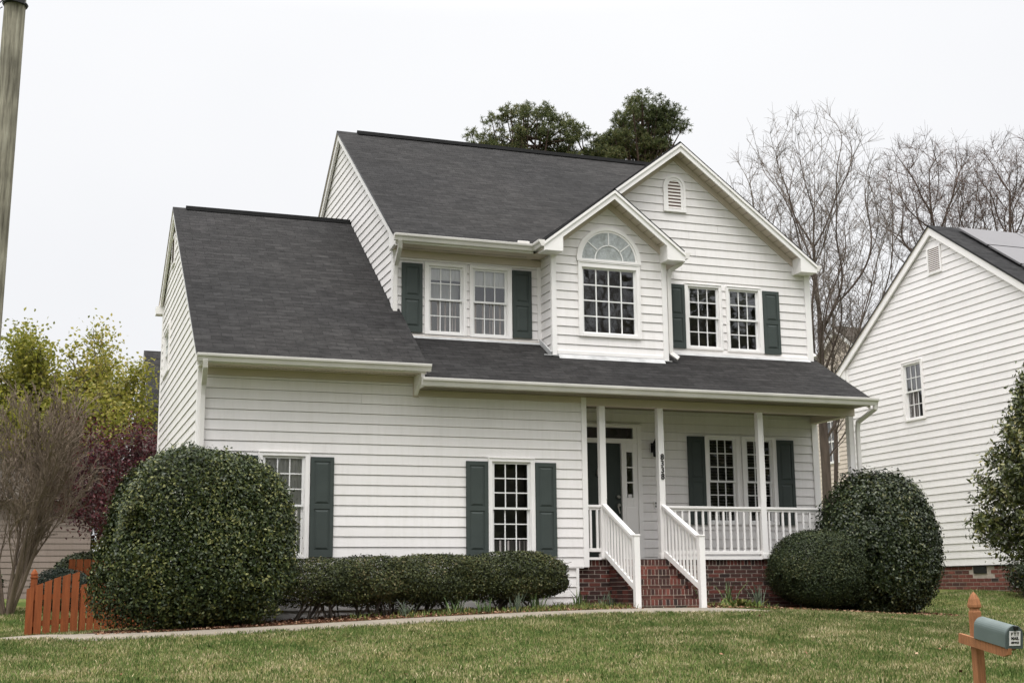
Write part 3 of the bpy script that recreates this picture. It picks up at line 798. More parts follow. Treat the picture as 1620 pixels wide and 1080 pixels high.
def gable_trim(xc, zc, xe, ze, y, yw, parent, lab):
    """rake boards, inner frieze and sloping soffit for a front gable; y = face of rake, yw = wall"""
    mb = MB(); sl = (zc-ze)/(xe-xc); xl = 2*xc-xe
    for sx in (1, -1):
        e = (xc+(xe-xc)*sx, ze)
        tri_prism_board(mb, (xc, y+.03, zc-.052), (e[0], y+.03, e[1]-.052), .155, .03, (0, -1, 0))
        tri_prism_board(mb, (xc, y+.0295, zc-.045), (e[0], y+.0295, e[1]-.045), .055, .052, (0, -1, 0))
    # returns (boxed ends)
    for sx in (1, -1):
        a = xc+(xe-xc-.01)*sx; b = xc+(xe-xc-.36)*sx
        zt = ze-.055+.36*sl*0
        pts = [(a, y-.001, ze-.19), (a, y-.001, ze-.065), (b, y-.001, ze-.065+.35*sl), (b, y-.001, ze-.19)]
        mb.prism(pts if sx > 0 else pts[::-1], (0, yw-y, 0))
    build_pieces(mb, 'rake_board', M['trim'], parent)
    q = MB()
    for sx in (1, -1):
        q.prism([(xc, y+.031, zc-.15), (xc+(xe-xc)*sx, y+.031, ze-.15), (xc+(xe-xc)*sx, y+.031, ze-.165), (xc, y+.031, zc-.165)], (0, yw-y-.03, 0))
        # frieze board on the wall, below the soffit
        a = xc+(xe-xc-.34)*sx; q.prism([(xc, yw-.024, zc-.166), (a, yw-.024, ze+.34*sl-.166), (a, yw-.024, ze+.34*sl-.30), (xc, yw-.024, zc-.30)], (0, .022, 0))
    build_pieces(q, 'soffit', M['soffit'], parent)
    # panel joints of the soffit
    j = MB(); n = int((xe-xc)/.13)
    for i in range(1, n):
        x = xc+(xe-xc)*i/n; z = zc-.1652-(x-xc)*sl
        j.box(x-.003, x+.003, y+.035, yw-.025, z-.005, z-.0005)
    j.build('soffit_joint', M['vent_dark'], parent)
gable_trim(8.918, 7.886, 11.80, 5.700, .935, Y4, H, '')
mb = MB(); mb.box(XR, XR+.02, 1.3, 5.5, 5.40, 5.56); build_pieces(mb, 'fascia', M['trim'], H)
gutterY(H, .96, 6.0, 11.80, 5.665, 1)
# arched gable vent
def arch_pts(xc, z0, zs, r, n=14):
    return [(xc-r, z0)]+[(xc-r*math.cos(PI*i/n), zs+r*math.sin(PI*i/n)) for i in range(n+1)]+[(xc+r, z0)]
def arch_frame(mb, T, xc, z0, zs, ro, ri, d0, d1, n=16):
    O = arch_pts(xc, z0, zs, ro, n); I_ = arch_pts(xc, z0, zs, ri, n)
    for k in range(len(O)-1):
        a, b, c, d = O[k], O[k+1], I_[k+1], I_[k]
        mb.quad(T(a[0], d1, a[1]), T(b[0], d1, b[1]), T(c[0], d1, c[1]), T(d[0], d1, d[1]))
        mb.quad(T(a[0], d0, a[1]), T(b[0], d0, b[1]), T(b[0], d1, b[1]), T(a[0], d1, a[1]))
        mb.quad(T(d[0], d1, d[1]), T(c[0], d1, c[1]), T(c[0], d0, c[1]), T(d[0], d0, d[1]))
TV = planeY(Y4)
mb = MB(); arch_frame(mb, TV, 8.905, 6.62, 7.06, .235, .185, 0, .045); arch_frame(mb, TV, 8.905, 6.62, 7.06, .185, .135, 0, .032)
tbox(mb, TV, 8.665, 9.145, 0, .05, 6.565, 6.62)
gv = mb.build('gable_vent', M['trim'], H); gv['label'] = 'arched louvred vent under the gable peak'
q = MB(); P = arch_pts(8.905, 6.62, 7.06, .136); q.poly([TV(u, .018, z) for u, z in P]); q.build('vent_backing', M['vent_dark'], gv)
q = MB(); z = 6.635
while z < 7.17:
    hw = .135 if z < 7.05 else math.sqrt(max(.001, .135**2-(z-7.05)**2))
    q.quad(TV(8.905-hw, .030, z), TV(8.905+hw, .030, z), TV(8.905+hw, .020, z+.036), TV(8.905-hw, .020, z+.036))
    q.quad(TV(8.905-hw, .020, z-.0), TV(8.905+hw, .020, z-.0), TV(8.905+hw, .030, z), TV(8.905-hw, .030, z)); z += .066
q.build('louvers', M['louver'], gv)
# --- bump-out with arched window
AX = 7.292
AW = (6.755, 7.83, 4.005, 5.22)
mb = MB()
ahole = [(6.76, 7.825, 5.40, 5.86)]
siding(mb, planeY(Y3), [(6.19, 3.50), (8.42, 3.50), (8.42, 5.56), (7.305, 6.42), (6.19, 5.56)], [hole(AW)], -.137+EXP*.2)
siding(mb, planeXl(6.187), [(Y3, 3.50), (Y2, 3.85), (Y2, 5.42), (Y3, 5.42)], [], -.137+EXP*.2)
siding(mb, planeXr(8.422), [(Y3, 3.50), (Y4, 3.80), (Y4, 5.50), (Y3, 5.50)], [], -.137+EXP*.2)
mb.build('wall', M['siding'], H)['label'] = 'clapboard bump-out with the arched window'
mb = MB(); mb.box(6.165, 6.255, Y3-.030, Y3+.004, 3.575, 5.44); mb.box(6.163, 6.188, Y3+.0045, Y3+.05, 3.6, 5.42)
mb.box(8.345, 8.445, Y3-.030, Y3+.004, 3.565, 5.44); mb.box(8.4225, 8.445, Y3+.0045, Y3+.07, 3.58, 5.44)
mb.box(6.26, 8.34, Y3-.027, Y3-.0, 3.60, 3.665)
build_pieces(mb, 'corner_board', M['trim'], H, bevel=.004)
make_window(H, planeY(Y3), *AW, 4, 4, 4, 'dark', cas=(.075, .075, .10, .06), split=False, mun=.022, depth=.4, sashw=.03, label='large sixteen-pane picture window')
TA = planeY(Y3)
mb = MB(); arch_frame(mb, TA, AX, 5.345, 5.36, .635, .565, 0, .045, 24); arch_frame(mb, TA, AX, 5.345, 5.36, .5649, .530, 0, .030, 24)
tbox(mb, TA, AX-.635, AX+.635, 0, .05, 5.325, 5.372)
aw = mb.build('window', M['trim'], H); aw['label'] = 'half-round fan window over the picture window'
q = MB(); P = arch_pts(AX, 5.372, 5.3725, .531, 24); q.poly([TA(u, .024, z) for u, z in P]); q.build('pane', M['glass'], aw)
q = MB(); n = 120    # pleated fan shade just behind the glass
c0 = TA(AX, .021, 5.374)
for i in range(n):
    a = PI*i/n; b = PI*(i+1)/n; d = .0195 if i % 2 else .0225; e = .0225 if i % 2 else .0195
    q.poly([TA(AX, .0212, 5.374), TA(AX+.53*math.cos(a), d, 5.374+.53*math.sin(a)), TA(AX+.53*math.cos(b), e, 5.374+.53*math.sin(b))])
q.build('shade', M['lace'], aw)
q = MB()
for a in (38, 90, 142):
    c, s_ = math.cos(math.radians(a)), math.sin(math.radians(a))
    q.bar(TA(AX+.27*c, .030, 5.372+.27*s_), TA(AX+.535*c, .030, 5.372+.535*s_), .020, .010, up=(0, 1, 0))
for i in range(18):
    a, b = PI*i/18, PI*(i+1)/18
    q.bar(TA(AX+.275*math.cos(a), .030, 5.372+.275*math.sin(a)), TA(AX+.275*math.cos(b), .030, 5.372+.275*math.sin(b)), .020, .010, up=(0, 1, 0))
q.build('muntins', M['sash'], aw)
mb = MB()
roof_slab(mb, (8.69, 1.3, 5.585), (8.69, .46, 5.585), (7.305, .46, 6.656), (7.305, 2.6, 6.656))
roof_slab(mb, (5.92, .46, 5.585), (5.92, 1.2, 5.585), (7.305, 2.6, 6.656), (7.305, .46, 6.656))
r4 = mb.build('roof', [M['shingle'], M['soffit'], M['black']], H); r4['label'] = 'small gable roof over the bump-out'
gable_trim(7.305, 6.656, 8.69, 5.585, .46, Y3, H, '')
mb = MB(); mb.box(5.93, 6.186, .47, Y2-.05, 5.425, 5.441); mb.box(8.446, 8.68, .8, Y4-.03, 5.40, 5.416); build_pieces(mb, 'soffit', M['soffit'], H)
gutterY(H, .46, .90, 5.93, 5.575, -1)
mb = MB(); mb.box(5.80, 6.02, .80, .905, 5.545, 5.575); mb.box(5.58, 5.80, .87, .93, 5.575, 5.64); build_pieces(mb, 'gutter_guard', M['gutter'], H, bevel=.01)
gutterY(H, .46, 1.24, 8.69, 5.555, 1)
downspout(H, [(8.73, .62, 5.46), (8.68, .66, 5.38), (8.52, .745, 5.27), (8.49, .765, 5.15), (8.49, .765, 3.72), (8.60, .70, 3.62)])
downspout(H, [(XR+.08, 1.35, 5.6), (XR+.05, 1.42, 5.3), (XR+.05, 1.42, 4.02), (XR+.10, 1.30, 3.92)])

# --- porch roof
SP = .5674; ZP = 2.848; YP = -.4736
def pz(y): return ZP+SP*(y-YP)
mb = MB()
roof_slab(mb, (3.46, YP-.01, ZP-.005), (11.88, YP-.01, ZP-.005), (11.88, 1.28, pz(1.28)), (3.46, 1.28, pz(1.28)))
roof_slab(mb, (3.46, 1.28, pz(1.28)), (6.3, 1.28, pz(1.28)), (6.3, 1.38, pz(1.38)), (3.46, 1.38, pz(1.38)))
r5 = mb.build('roof', [M['shingle'], M['soffit'], M['black']], H); r5['label'] = 'low shingle roof over the front porch'
mb = MB()
mb.box(6.0, 8.5, Y3-.045, Y3-.031, 3.560, 3.575)
mb.prism([(XM, Y2-.09, pz(Y2-.09)+.004), (6.18, Y2-.09, pz(Y2-.09)+.004), (6.18, Y2-.03, pz(Y2)+.03), (XM, Y2-.03, pz(Y2)+.03)], (0, .004, .004))
mb.prism([(6.27, Y3-.10, pz(Y3-.10)+.004), (8.34, Y3-.10, pz(Y3-.10)+.004), (8.34, Y3-.03, pz(Y3)+.03), (6.27, Y3-.03, pz(Y3)+.03)], (0, .004, .004))
mb.prism([(8.5, Y4-.09, pz(Y4-.09)+.004), (11.7, Y4-.09, pz(Y4-.09)+.004), (11.7, Y4-.03, pz(Y4)+.03), (8.5, Y4-.03, pz(Y4)+.03)], (0, .004, .004))
mb.bar((6.14, Y3-.02, pz(Y3)+.02), (6.14, Y2-.03, pz(Y2)+.02), .03, .10)
build_pieces(mb, 'flashing', M['flash'], H)
mb = MB()
tri_prism_board(mb, (11.83, YP+.02, ZP-.05), (11.83, 1.28, pz(1.28)-.07), .14, .025, (1, 0, 0))
mb.prism([(11.79, YP+.01, 2.72), (11.79, YP+.01, ZP-.06), (11.79, 1.25, pz(1.25)-.08), (11.79, 1.25, 2.72)], (.035, 0, 0))
mb.prism([(3.46, YP+.01, 2.72), (3.46, YP+.01, ZP-.06), (3.46, 0, 3.06), (3.46, 0, 2.72)], (.03, 0, 0))
build_pieces(mb, 'rake_board', M['trim'], H)
mb = MB(); mb.box(3.46, 11.85, YP+.0, YP+.018, 2.715, ZP-.065); build_pieces(mb, 'fascia', M['trim'], H)
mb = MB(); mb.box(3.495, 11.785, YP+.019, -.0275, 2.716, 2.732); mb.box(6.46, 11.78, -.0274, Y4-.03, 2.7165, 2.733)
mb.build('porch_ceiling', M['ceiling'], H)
comb(3.6, 11.6, 110, .030, -.185, 2.7135)
gutterX(H, 3.42, 11.95, YP-.001, ZP-.004, .125, .12)
mb = MB(); mb.box(6.456, 11.81, -.02, .13, 2.585, 2.7155); mb.box(11.655, 11.80, .1305, Y4-.031, 2.584, 2.7155); build_pieces(mb, 'porch_beam', M['soffit'], H, bevel=.004)
downspout(H, [(11.92, -.52, 2.76), (11.92, -.50, 2.66), (11.80, -.12, 2.46), (11.80, -.09, 2.30), (11.80, -.09, -.85)])

# --- porch floor, brick base
mb = MB(); mb.box(6.30, 11.80, .101, Y4, -.04, .0); mb.build('porch_floor', M['floor'], H)
mb = MB(); mb.box(8.05, 11.80, .02, .10, -.012, .045); mb.box(6.46, 6.80, .02, .10, -.012, .03); build_pieces(mb, 'skirt_board', M['trim'], H)
TB = planeY(.075)
for (a, b) in ((6.27, 6.86), (7.86, 11.80)):
    brickwall(TB, a, b, -.012, -1.05).build('brick_foundation', [M['brick'], M['mortar']], H)
brickwall(planeXr(11.795), .08, 1.25, -.012, -1.05).build('brick_foundation', [M['brick'], M['mortar']], H)
# steps
SX0, SX1 = 6.86, 7.95
mb = MB(); rs = .163; tr = .265; y = .02
for k in range(5):
    zt = -.012-rs*k; yf = .0-tr*k-.02
    T_ = planeY(yf)
    mb.box(SX0+.01, SX1-.01, yf+.002, .06, zt-rs+.004, zt-.006, 1)
    u = SX0
    while u < SX1-.02:     # rowlock nosing
        v = min(u+.050, SX1); mb.box(u, v, yf-.012-random.random()*.003, yf+.18, zt-.092, zt); u += .0675
    u = SX0-(.1 if k % 2 else 0)
    while u < SX1-.02:
        a = max(u, SX0); v = min(u+.2, SX1)
        if v-a > .02: mb.box(a, v, yf-.002-random.random()*.003, yf+.06, zt-rs+.008, zt-.107)
        u += .2105
st_ = mb.build('front_steps', [M['brick_step'], M['mortar_step']], H)
# stepped cheek wall left/right of stair (brick)
mb = MB()
for sx, T_ in ((SX0, planeXl(SX0)), (SX1, planeXr(SX1))):
    z = -.115; r = 0
    while z > -1.0:
        yend = .06; ystart = min(.05, (z+.02)/rs*tr*-1*-1)   # follows the stair pitch
        ystart = -.03+(z+.012)/rs*tr+.0
        yy = ystart+(.1 if r % 2 else 0); yy = max(yy, -1.14)
        a = max(ystart, -1.12)
        if yy > a: tbox(mb, T_, a, yy-.0105, .0, .008, z-.057, z)
        while yy < .04:
            b_ = min(yy+.2, .06); tbox(mb, T_, yy, b_, .0, .008, z-.057, z); yy += .2105
        z -= .0675; r += 1
    for k in range(5):
        zt = -.012-rs*k; yf = -tr*k-.02
        x0 = SX0-.001 if sx == SX0 else SX1-.03
        mb.box(x0, x0+.031, yf+.004, .055, zt-rs+.002, zt-.012, 1)
build_pieces(mb, 'step_side', [M['brick'], M['mortar']], H)

# --- first-floor wall behind the porch with the door
P1 = (9.425, 10.01, .70, 2.255); P1b = (10.215, 10.79, .70, 2.25)
DH = (6.62, 8.06, 0, 2.42)
mb = MB(); siding(mb, planeY(Y4), [(6.46, 0), (XR-.1, 0), (XR-.1, 2.72), (6.46, 2.72)], [DH, hole(P1), hole(P1b)], -.137+EXP*.2)
siding(mb, planeXr(6.455), [(.5, 0), (Y4, 0), (Y4, 2.72), (.5, 2.72)], [], -.137+EXP*.2)
mb.build('wall', M['siding'], H)['label'] = 'clapboard wall at the back of the porch'
make_window(H, planeY(Y4), *P1, 3, 3, 3, 'blinds', cas=(.075, .085, .05, .05), rail=1.45, label='porch window with slatted blinds, nearer the door')
make_window(H, planeY(Y4), *P1b, 3, 3, 3, 'blinds', cas=(.085, .075, .05, .05), rail=1.45, label='porch window with slatted blinds, nearer the house corner')
make_shutter(H, planeY(Y4), 8.995, 9.345, .65, 2.27); make_shutter(H, planeY(Y4), 10.87, 11.24, .65, 2.25)
# door surround
TD = planeY(Y4)
mb = MB()
tbox(mb, TD, 7.975, 8.055, -.05, .040, 0, 2.44); tbox(mb, TD, 6.62, 6.70, -.05, .040, 0, 2.44)
tbox(mb, TD, 6.70, 7.975, -.05, .039, 2.385, 2.44); tbox(mb, TD, 6.60, 8.08, .0405, .056, 2.425, 2.45)
tbox(mb, TD, 6.70, 7.975, -.05, .030, 2.10, 2.185)                     # transom bar
tbox(mb, TD, 6.70, 6.78, -.05, .025, 2.185, 2.385); tbox(mb, TD, 7.90, 7.975, -.05, .025, 2.185, 2.385)
tbox(mb, TD, 7.655, 7.715, -.05, .030, 0, 2.10)                        # mullion
tbox(mb, TD, 7.715, 7.762, -.05, .012, 0, 2.10); tbox(mb, TD, 7.885, 7.975, -.05, .012, 0, 2.10)
tbox(mb, TD, 7.762, 7.885, -.05, .011, 0, 1.12); tbox(mb, TD, 7.762, 7.885, -.05, .011, 1.945, 2.10)
for z in (1.395, 1.67): tbox(mb, TD, 7.762, 7.885, -.05, .011, z-.012, z+.012)
# raised panel under the sidelight
tbox(mb, TD, 7.735, 7.95, .0125, .020, .15, .95)
ds = mb.build('door_frame', M['trim'], H, bevel=.003)
q = MB(); q.quad(TD(7.755, -.01, 1.12), TD(7.89, -.01, 1.12), TD(7.89, -.01, 1.95), TD(7.755, -.01, 1.95)); q.quad(TD(6.78, -.01, 2.185), TD(7.90, -.01, 2.185), TD(7.90, -.01, 2.385), TD(6.78, -.01, 2.385)); q.build('pane', M['glass'], ds)
q = MB(); tbox(q, TD, 7.75, 7.90, -.32, -.30, 1.1, 2.0); tbox(q, TD, 6.7, 7.95, -.32, -.30, 2.1, 2.42)
q.quad(TD(6.7, -.05, 2.1), TD(7.97, -.05, 2.1), TD(7.97, -.3, 2.1), TD(6.7, -.3, 2.1)); q.quad(TD(6.7, -.3, 2.43), TD(7.97, -.3, 2.43), TD(7.97, -.05, 2.43), TD(6.7, -.05, 2.43))
q.build('interior', M['dark'], ds)
q = MB(); tbox(q, TD, 7.785, 7.865, -.009, -.007, 1.125, 1.185); q.build('sticker', M['paper'], ds)
mb = MB(); tbox(mb, TD, 6.70, 7.655, -.045, -.02, .03, 2.10)
for (a, b) in ((6.82, 7.12), (7.24, 7.54)):
    for (c, d) in ((.18, .75), (.90, 1.55), (1.68, 1.96)):
        tbox(mb, TD, a, b, -.0195, -.012, c, d); tbox(mb, TD, a+.04, b-.04, -.0115, -.006, c+.04, d-.04)
dr = mb.build('door', M['door'], H, bevel=.003); dr['label'] = 'dark green front door'
mb = MB()
for z, r in ((1.13, .030), (.985, .032)):
    for k in range(3): mb.tube([(7.592, Y4+.02-.016*k, z), (7.592, Y4+.004-.016*k, z)], [r*(1, .8, 1.0)[k], r*(1, .8, .9)[k]], 12)
mb.bar((7.575, Y4-.012, .97), (7.60, Y4-.03, .84), .018, .018); mb.build('door_handle', M['steel'], dr)
mb = MB(); mb.lathe((7.205, Y4-.005, 1.56), [(.01, -.07), (.035, -.05), (.04, 0), (.03, .05), (.012, .07)], 12); mb.build('door_knocker', M['steel'], dr)
# wall lamp, doorbell
mb = MB(); tbox(mb, TD, 8.255, 8.33, .015, .035, 1.95, 2.12); mb.bar((8.292, Y4-.03, 2.10), (8.292, Y4-.14, 2.17), .02, .02)
mb.lathe((8.292, Y4-.13, 1.86), [(.03, 0), (.05, .01), (.058, .20), (.075, .21), (.02, .29), (.008, .33)], 6)
mb.build('wall_lamp', M['black'], H)
mb = MB(); tbox(mb, TD, 8.285, 8.345, .015, .03, .93, 1.07); ob = mb.build('outlet_box', M['trim'], H)
mb = MB(); tbox(mb, TD, 8.303, 8.327, .0305, .036, 1.01, 1.045); tbox(mb, TD, 8.303, 8.327, .0305, .036, .955, .99); mb.build('outlet_cover', M['black'], ob)

# --- porch posts and railings
def post(x, z0, z1, y=.055, w=.108, label=None):
    mb = MB(); h = w/2
    mb.box(x-h, x+h, y-h, y+h, z0, z1)
    for s in (-1, 1): mb.box(x+s*h*.78-(.012), x+s*h*.78+.012, y-h-.006, y-h-.0005, z0+1.0, z1-.04)
    mb.box(x-h-.012, x+h+.012, y-h-.012, y+h+.012, z0, z0+.09)
    o = mb.build('porch_post', M['trim'], H, bevel=.005)
    if label: o['label'] = label
    return o
post(6.755, 0, 2.585)
p2 = post(7.855, 0, 2.585, label='porch post carrying the house number')
post(9.830, 0, 2.585); post(11.735, 0, 2.584)
def textmesh(s, size, name, mat, parent, origin, right, up, extr=.003, align='CENTER', bold=.0):
    cu = bpy.data.curves.new('t', 'FONT'); cu.body = s; cu.size = size; cu.extrude = extr; cu.align_x = align; cu.align_y = 'CENTER'; cu.offset = bold
    to = bpy.data.objects.new('t', cu); COL.objects.link(to)
    dg = bpy.context.evaluated_depsgraph_get(); dg.update()
    me = bpy.data.meshes.new_from_object(to.evaluated_get(dg))
    bpy.data.objects.remove(to)
    R = Vector(right).normalized(); U = Vector(up).normalized(); Nn = R.cross(U)
    O = Vector(origin)
    for v in me.vertices: v.co = R*v.co.x+U*v.co.y+Nn*v.co.z
    me.materials.clear(); me.materials.append(mat); me.name = name
    o = bpy.data.objects.new(name, me)
    return link(o, parent, tuple(O))
ZN = [1.735, 1.622, 1.509, 1.396]
for ch, z in zip('8338', ZN): textmesh(ch, .140, 'house_number', M['black'], p2, (7.866, .055-.054-.010, z), (1, 0, 0), (0, 0, 1), .004, bold=.0022)
def railing(a, b, z0, z1, n, y0=.055, slope_a=None, y1=None):
    """top rail z1, bottom rail z0 relative; a,b endpoints (x,y,zbase)"""
    a = Vector(a); b = Vector(b)
    mb = MB(); mb.bar(a+Vector((0, 0, z1-.02)), b+Vector((0, 0, z1-.02)), .085, .042); mb.bar(a+Vector((0, 0, z1-.062)), b+Vector((0, 0, z1-.062)), .04, .04); mb.bar(a+Vector((0, 0, z0+.02)), b+Vector((0, 0, z0+.02)), .04, .06)
    for p_ in (a, b): mb.box(p_.x-.004, p_.x+.004, p_.y-.018, p_.y+.018, z0, z1-.03)
    r = mb.build('railing', M['trim'], H, bevel=.004)
    for i in range(n):
        t = (i+.5)/n; p = a+(b-a)*t; w = .017
        q = MB(); q.box(p.x-w, p.x+w, p.y-w, p.y+w, p.z+z0+.05, p.z+z1-.08); q.build('baluster', M['trim'], r)
railing((6.462, .055, 0), (6.704, .055, 0), .13, .90, 2)
railing((7.907, .055, 0), (9.778, .055, 0), .09, .90, 14)
railing((9.882, .055, 0), (11.684, .055, 0), .09, .90, 13)
# stair railings with newels
for xt, xb in ((6.755, 6.80), (7.86, 7.96)):
    yn = -1.13
    mb = MB(); h = .049
    mb.box(xb-h, xb+h, yn-h, yn+h, -.85, .335); mb.box(xb-h-.008, xb+h+.008, yn-h-.008, yn+h+.008, .335, .360)
    mb.build('newel_post', M['trim'], H, bevel=.005)
    a = Vector((xt, .004, 0)); b = Vector((xb, yn+.048, -.545))
    mb = MB(); up = Vector((0, 0, 1))
    mb.bar(a+up*.90, b+up*.86, .085, .045); mb.bar(a+up*.10, b+up*.06, .045, .09); mb.bar(a+up*.85, b+up*.81, .04, .05)
    r = mb.build('railing', M['trim'], H, bevel=.004)
    for i in range(10):
        t = (i+.5)/10; p = a+(b-a)*t; w = .016
        q = MB(); q.box(p.x-w, p.x+w, p.y-w, p.y+w, p.z+.11, p.z+.85); q.build('baluster', M['trim'], r)

# ------------------------------------------------------------------ NEIGHBOUR (right)
NH = thing('house', 'white clapboard neighbouring house with solar panels on its roof, beyond the side yard', 'house', (21, 4.05, -.6))
NX = 17.0
mb = MB(); siding(mb, planeXl(NX), [(.25, -.07), (7.8, -.07), (7.8, 4.95), (4.04, 7.56), (.25, 4.90)], [(4.74, 5.46, 3.33, 4.70)], -.07)
mb.build('wall', M['siding_n'], NH)['label'] = 'tall white clapboard gable wall'
mb = MB(); siding(mb, planeY(.28), [(NX, -.07), (26, -.07), (26, 4.9), (NX, 4.9)], [], -.07); siding(mb, planeYb(7.8), [(NX, -.07), (26, -.07), (26, 4.9), (NX, 4.9)], [], -.07); siding(mb, planeXr(26), [(.25, -.07), (7.8, -.07), (7.8, 4.9), (4.04, 7.5), (.25, 4.9)], [], -.07)
mb.build('wall', M['siding_n'], NH)
mb = MB(); mb.box(NX-.028, NX+.07, 7.70, 7.83, -.07, 4.95); mb.box(NX-.028, NX+.07, .24, .34, -.07, 4.9); build_pieces(mb, 'corner_board', M['trim'], NH)
bw = brickwall(planeXl(NX+.02), .25, 7.8, -.085, -1.3, rowlock=False, bl=.215, bh=.068, j=.019, holes=[(3.03, 3.50, -.3, -.07)])
bw.build('brick_foundation', [M['brick_n'], M['mortar']], NH)
mb = MB(); mb.box(NX-.02, NX+.03, .25, 7.8, -.085, -.069); mb.box(NX-.0, NX+.03, 3.06, 3.47, -.24, -.09); build_pieces(mb, 'foundation_vent', M['black'], NH)
q = MB(); tb = planeXl(NX+.02); tbox(q, tb, 1.88, 2.1, 0, .02, -.25, -.09); build_pieces(q, 'foundation_vent', M['black'], NH)
brickwall(planeY(.30), NX+.03, 26, -.085, -1.5, rowlock=False, bl=.215, bh=.068, j=.019).build('brick_foundation', [M['brick_n'], M['mortar']], NH)
brickwall(planeYb(7.78), NX+.03, 26, -.085, -1.3, rowlock=False, bl=.215, bh=.068, j=.019).build('brick_foundation', [M['brick_n'], M['mortar']], NH)
make_window(NH, planeXl(NX), 4.78, 5.42, 3.37, 4.66, 3, 2, 2, 'sheer')
rect_vent(NH, planeXl(NX), 3.76, 4.26, 6.60, 7.24)
mb = MB()
roof_slab(mb, (NX-.10, -.30, 4.78), (26.2, -.30, 4.78), (26.2, 4.05, 7.76), (NX-.10, 4.05, 7.76))
roof_slab(mb, (26.2, 8.24, 4.88), (NX-.10, 8.24, 4.88), (NX-.10, 4.05, 7.76), (26.2, 4.05, 7.76))
nr = mb.build('roof', [M['shingle_n'], M['soffit'], M['black']], NH)
mb = MB(); tri_prism_board(mb, (NX-.08, -.28, 4.75), (NX-.08, 4.05, 7.71), .19, .05, (1, 0, 0)); tri_prism_board(mb, (NX-.08, 4.05, 7.71), (NX-.08, 8.22, 4.84), .19, .05, (1, 0, 0))
mb.prism([(NX-.06, 8.22, 4.80), (NX-.06, 7.80, 5.09), (NX-.06, 7.80, 4.66), (NX-.06, 8.22, 4.66)], (.07, 0, 0))
build_pieces(mb, 'rake_board', M['trim'], NH)
mb = MB(); mb.box(NX-.05, 26.1, 7.8, 8.2, 4.67, 4.69); mb.box(NX-.05, 26.1, -.28, .25, 4.67, 4.69); build_pieces(mb, 'soffit', M['soffit'], NH)
gutterX(NH, NX-.08, 26.2, -.31, 4.78)
# solar panels, lying on the front slope
nsl = (7.76-4.78)/4.35; ln = math.sqrt(1+nsl*nsl)
for r in range(3):
    for c in range(5):
        x0 = 17.55+c*1.68; y0 = 3.80-r*1.02/ln*1.0*1.18
        a = Vector((x0, y0-1.0/ln*1.15, 4.78+(y0-1.0/ln*1.15+.30)*nsl+.11)); b = Vector((x0, y0, 4.78+(y0+.30)*nsl+.11))
        n = Vector((0, -nsl, 1)).normalized()*(-.04)
        mb = MB(); mb.prism([a, a+Vector((1.65, 0, 0)), b+Vector((1.65, 0, 0)), b], n)
        mb.build('solar_panel', M['solar'], NH)

# ------------------------------------------------------------------ far houses
def far_house(name_label, T0, x0, x1, y0, y1, zb, ze, zr, wallm, roofm, wins=()):
    """gable faces -x; ridge along x"""
    h = thing('house', name_label, 'house', ((x0+x1)/2, (y0+y1)/2, zb))
    yc = (y0+y1)/2
    mb = MB()
    siding(mb, planeXl(x0), [(y0, zb), (y1, zb), (y1, ze), (yc, zr-.1), (y0, ze)], [], zb)
    siding(mb, planeY(y0), [(x0, zb), (x1, zb), (x1, ze), (x0, ze)], [], zb)
    siding(mb, planeYb(y1), [(x0, zb), (x1, zb), (x1, ze), (x0, ze)], [], zb)
    siding(mb, planeXr(x1), [(y0, zb), (y1, zb), (y1, ze), (yc, zr-.1), (y0, ze)], [], zb)
    mb.build('wall', wallm, h)
    s = (zr-ze)/(yc-y0); e = .35
    mb = MB(); roof_slab(mb, (x0-.15, y0-e, ze-e*s), (x1+.15, y0-e, ze-e*s), (x1+.15, yc, zr), (x0-.15, yc, zr)); roof_slab(mb, (x1+.15, y1+e, ze-e*s), (x0-.15, y1+e, ze-e*s), (x0-.15, yc, zr), (x1+.15, yc, zr))
    mb.build('roof', [roofm, M['soffit'], M['black']], h)
    mb = MB(); tri_prism_board(mb, (x0-.14, y0-e, ze-e*s-.05), (x0-.14, yc, zr-.05), .2, .05, (1, 0, 0)); tri_prism_board(mb, (x0-.14, yc, zr-.05), (x0-.14, y1+e, ze-e*s-.05), .2, .05, (1, 0, 0)); build_pieces(mb, 'rake_board', M['trim'], h)
    for (face, u, z, w, hh) in wins:
        T = planeXl(x0) if face == 'x' else planeY(y0)
        mb = MB(); f = .09
        tbox(mb, T, u-w/2-f, u-w/2, 0, .05, z-f, z+hh+f); tbox(mb, T, u+w/2, u+w/2+f, 0, .05, z-f, z+hh+f); tbox(mb, T, u-w/2, u+w/2, 0, .05, z+hh, z+hh+f); tbox(mb, T, u-w/2, u+w/2, 0, .05, z-f, z); tbox(mb, T, u-w/2, u+w/2, .02, .05, z+hh/2-.03, z+hh/2+.03)
        for k in (1, 2): tbox(mb, T, u-w/2+w*k/3-.015, u-w/2+w*k/3+.015, .025, .045, z, z+hh)
        o = mb.build('window', M['trim'], h)
        q = MB(); tbox(q, T, u-w/2, u+w/2, .018, .022, z, z+hh); q.build('pane', M['pane_far'], o)
    return h
# behind, left of the wing: taupe gable seen over the plum tree
far_house('taupe house with a dark shingle roof, behind the wing of the white house', None, 1.02, 9, 19.6, 33.4, -.5, 2.2, 7.9, M['siding_taupe'], M['shingle'], [('x', 25.5, 1.6, .9, 1.4)])
far_house('low tan house behind the shrubs at the left', None, -12, -.9, 17.5, 25, -.6, 2.2, 4.4, M['siding_tan'], M['shingle_b'], [])
far_house('cream house with a brown roof, glimpsed behind the bare trees between the two white houses', None, 26.1, 36, 17.6, 25.6, -.5, 6.4, 9.3, M['siding_cream'], M['shingle_b'], [('x', 22.5, 4.2, 1., 1.5)])

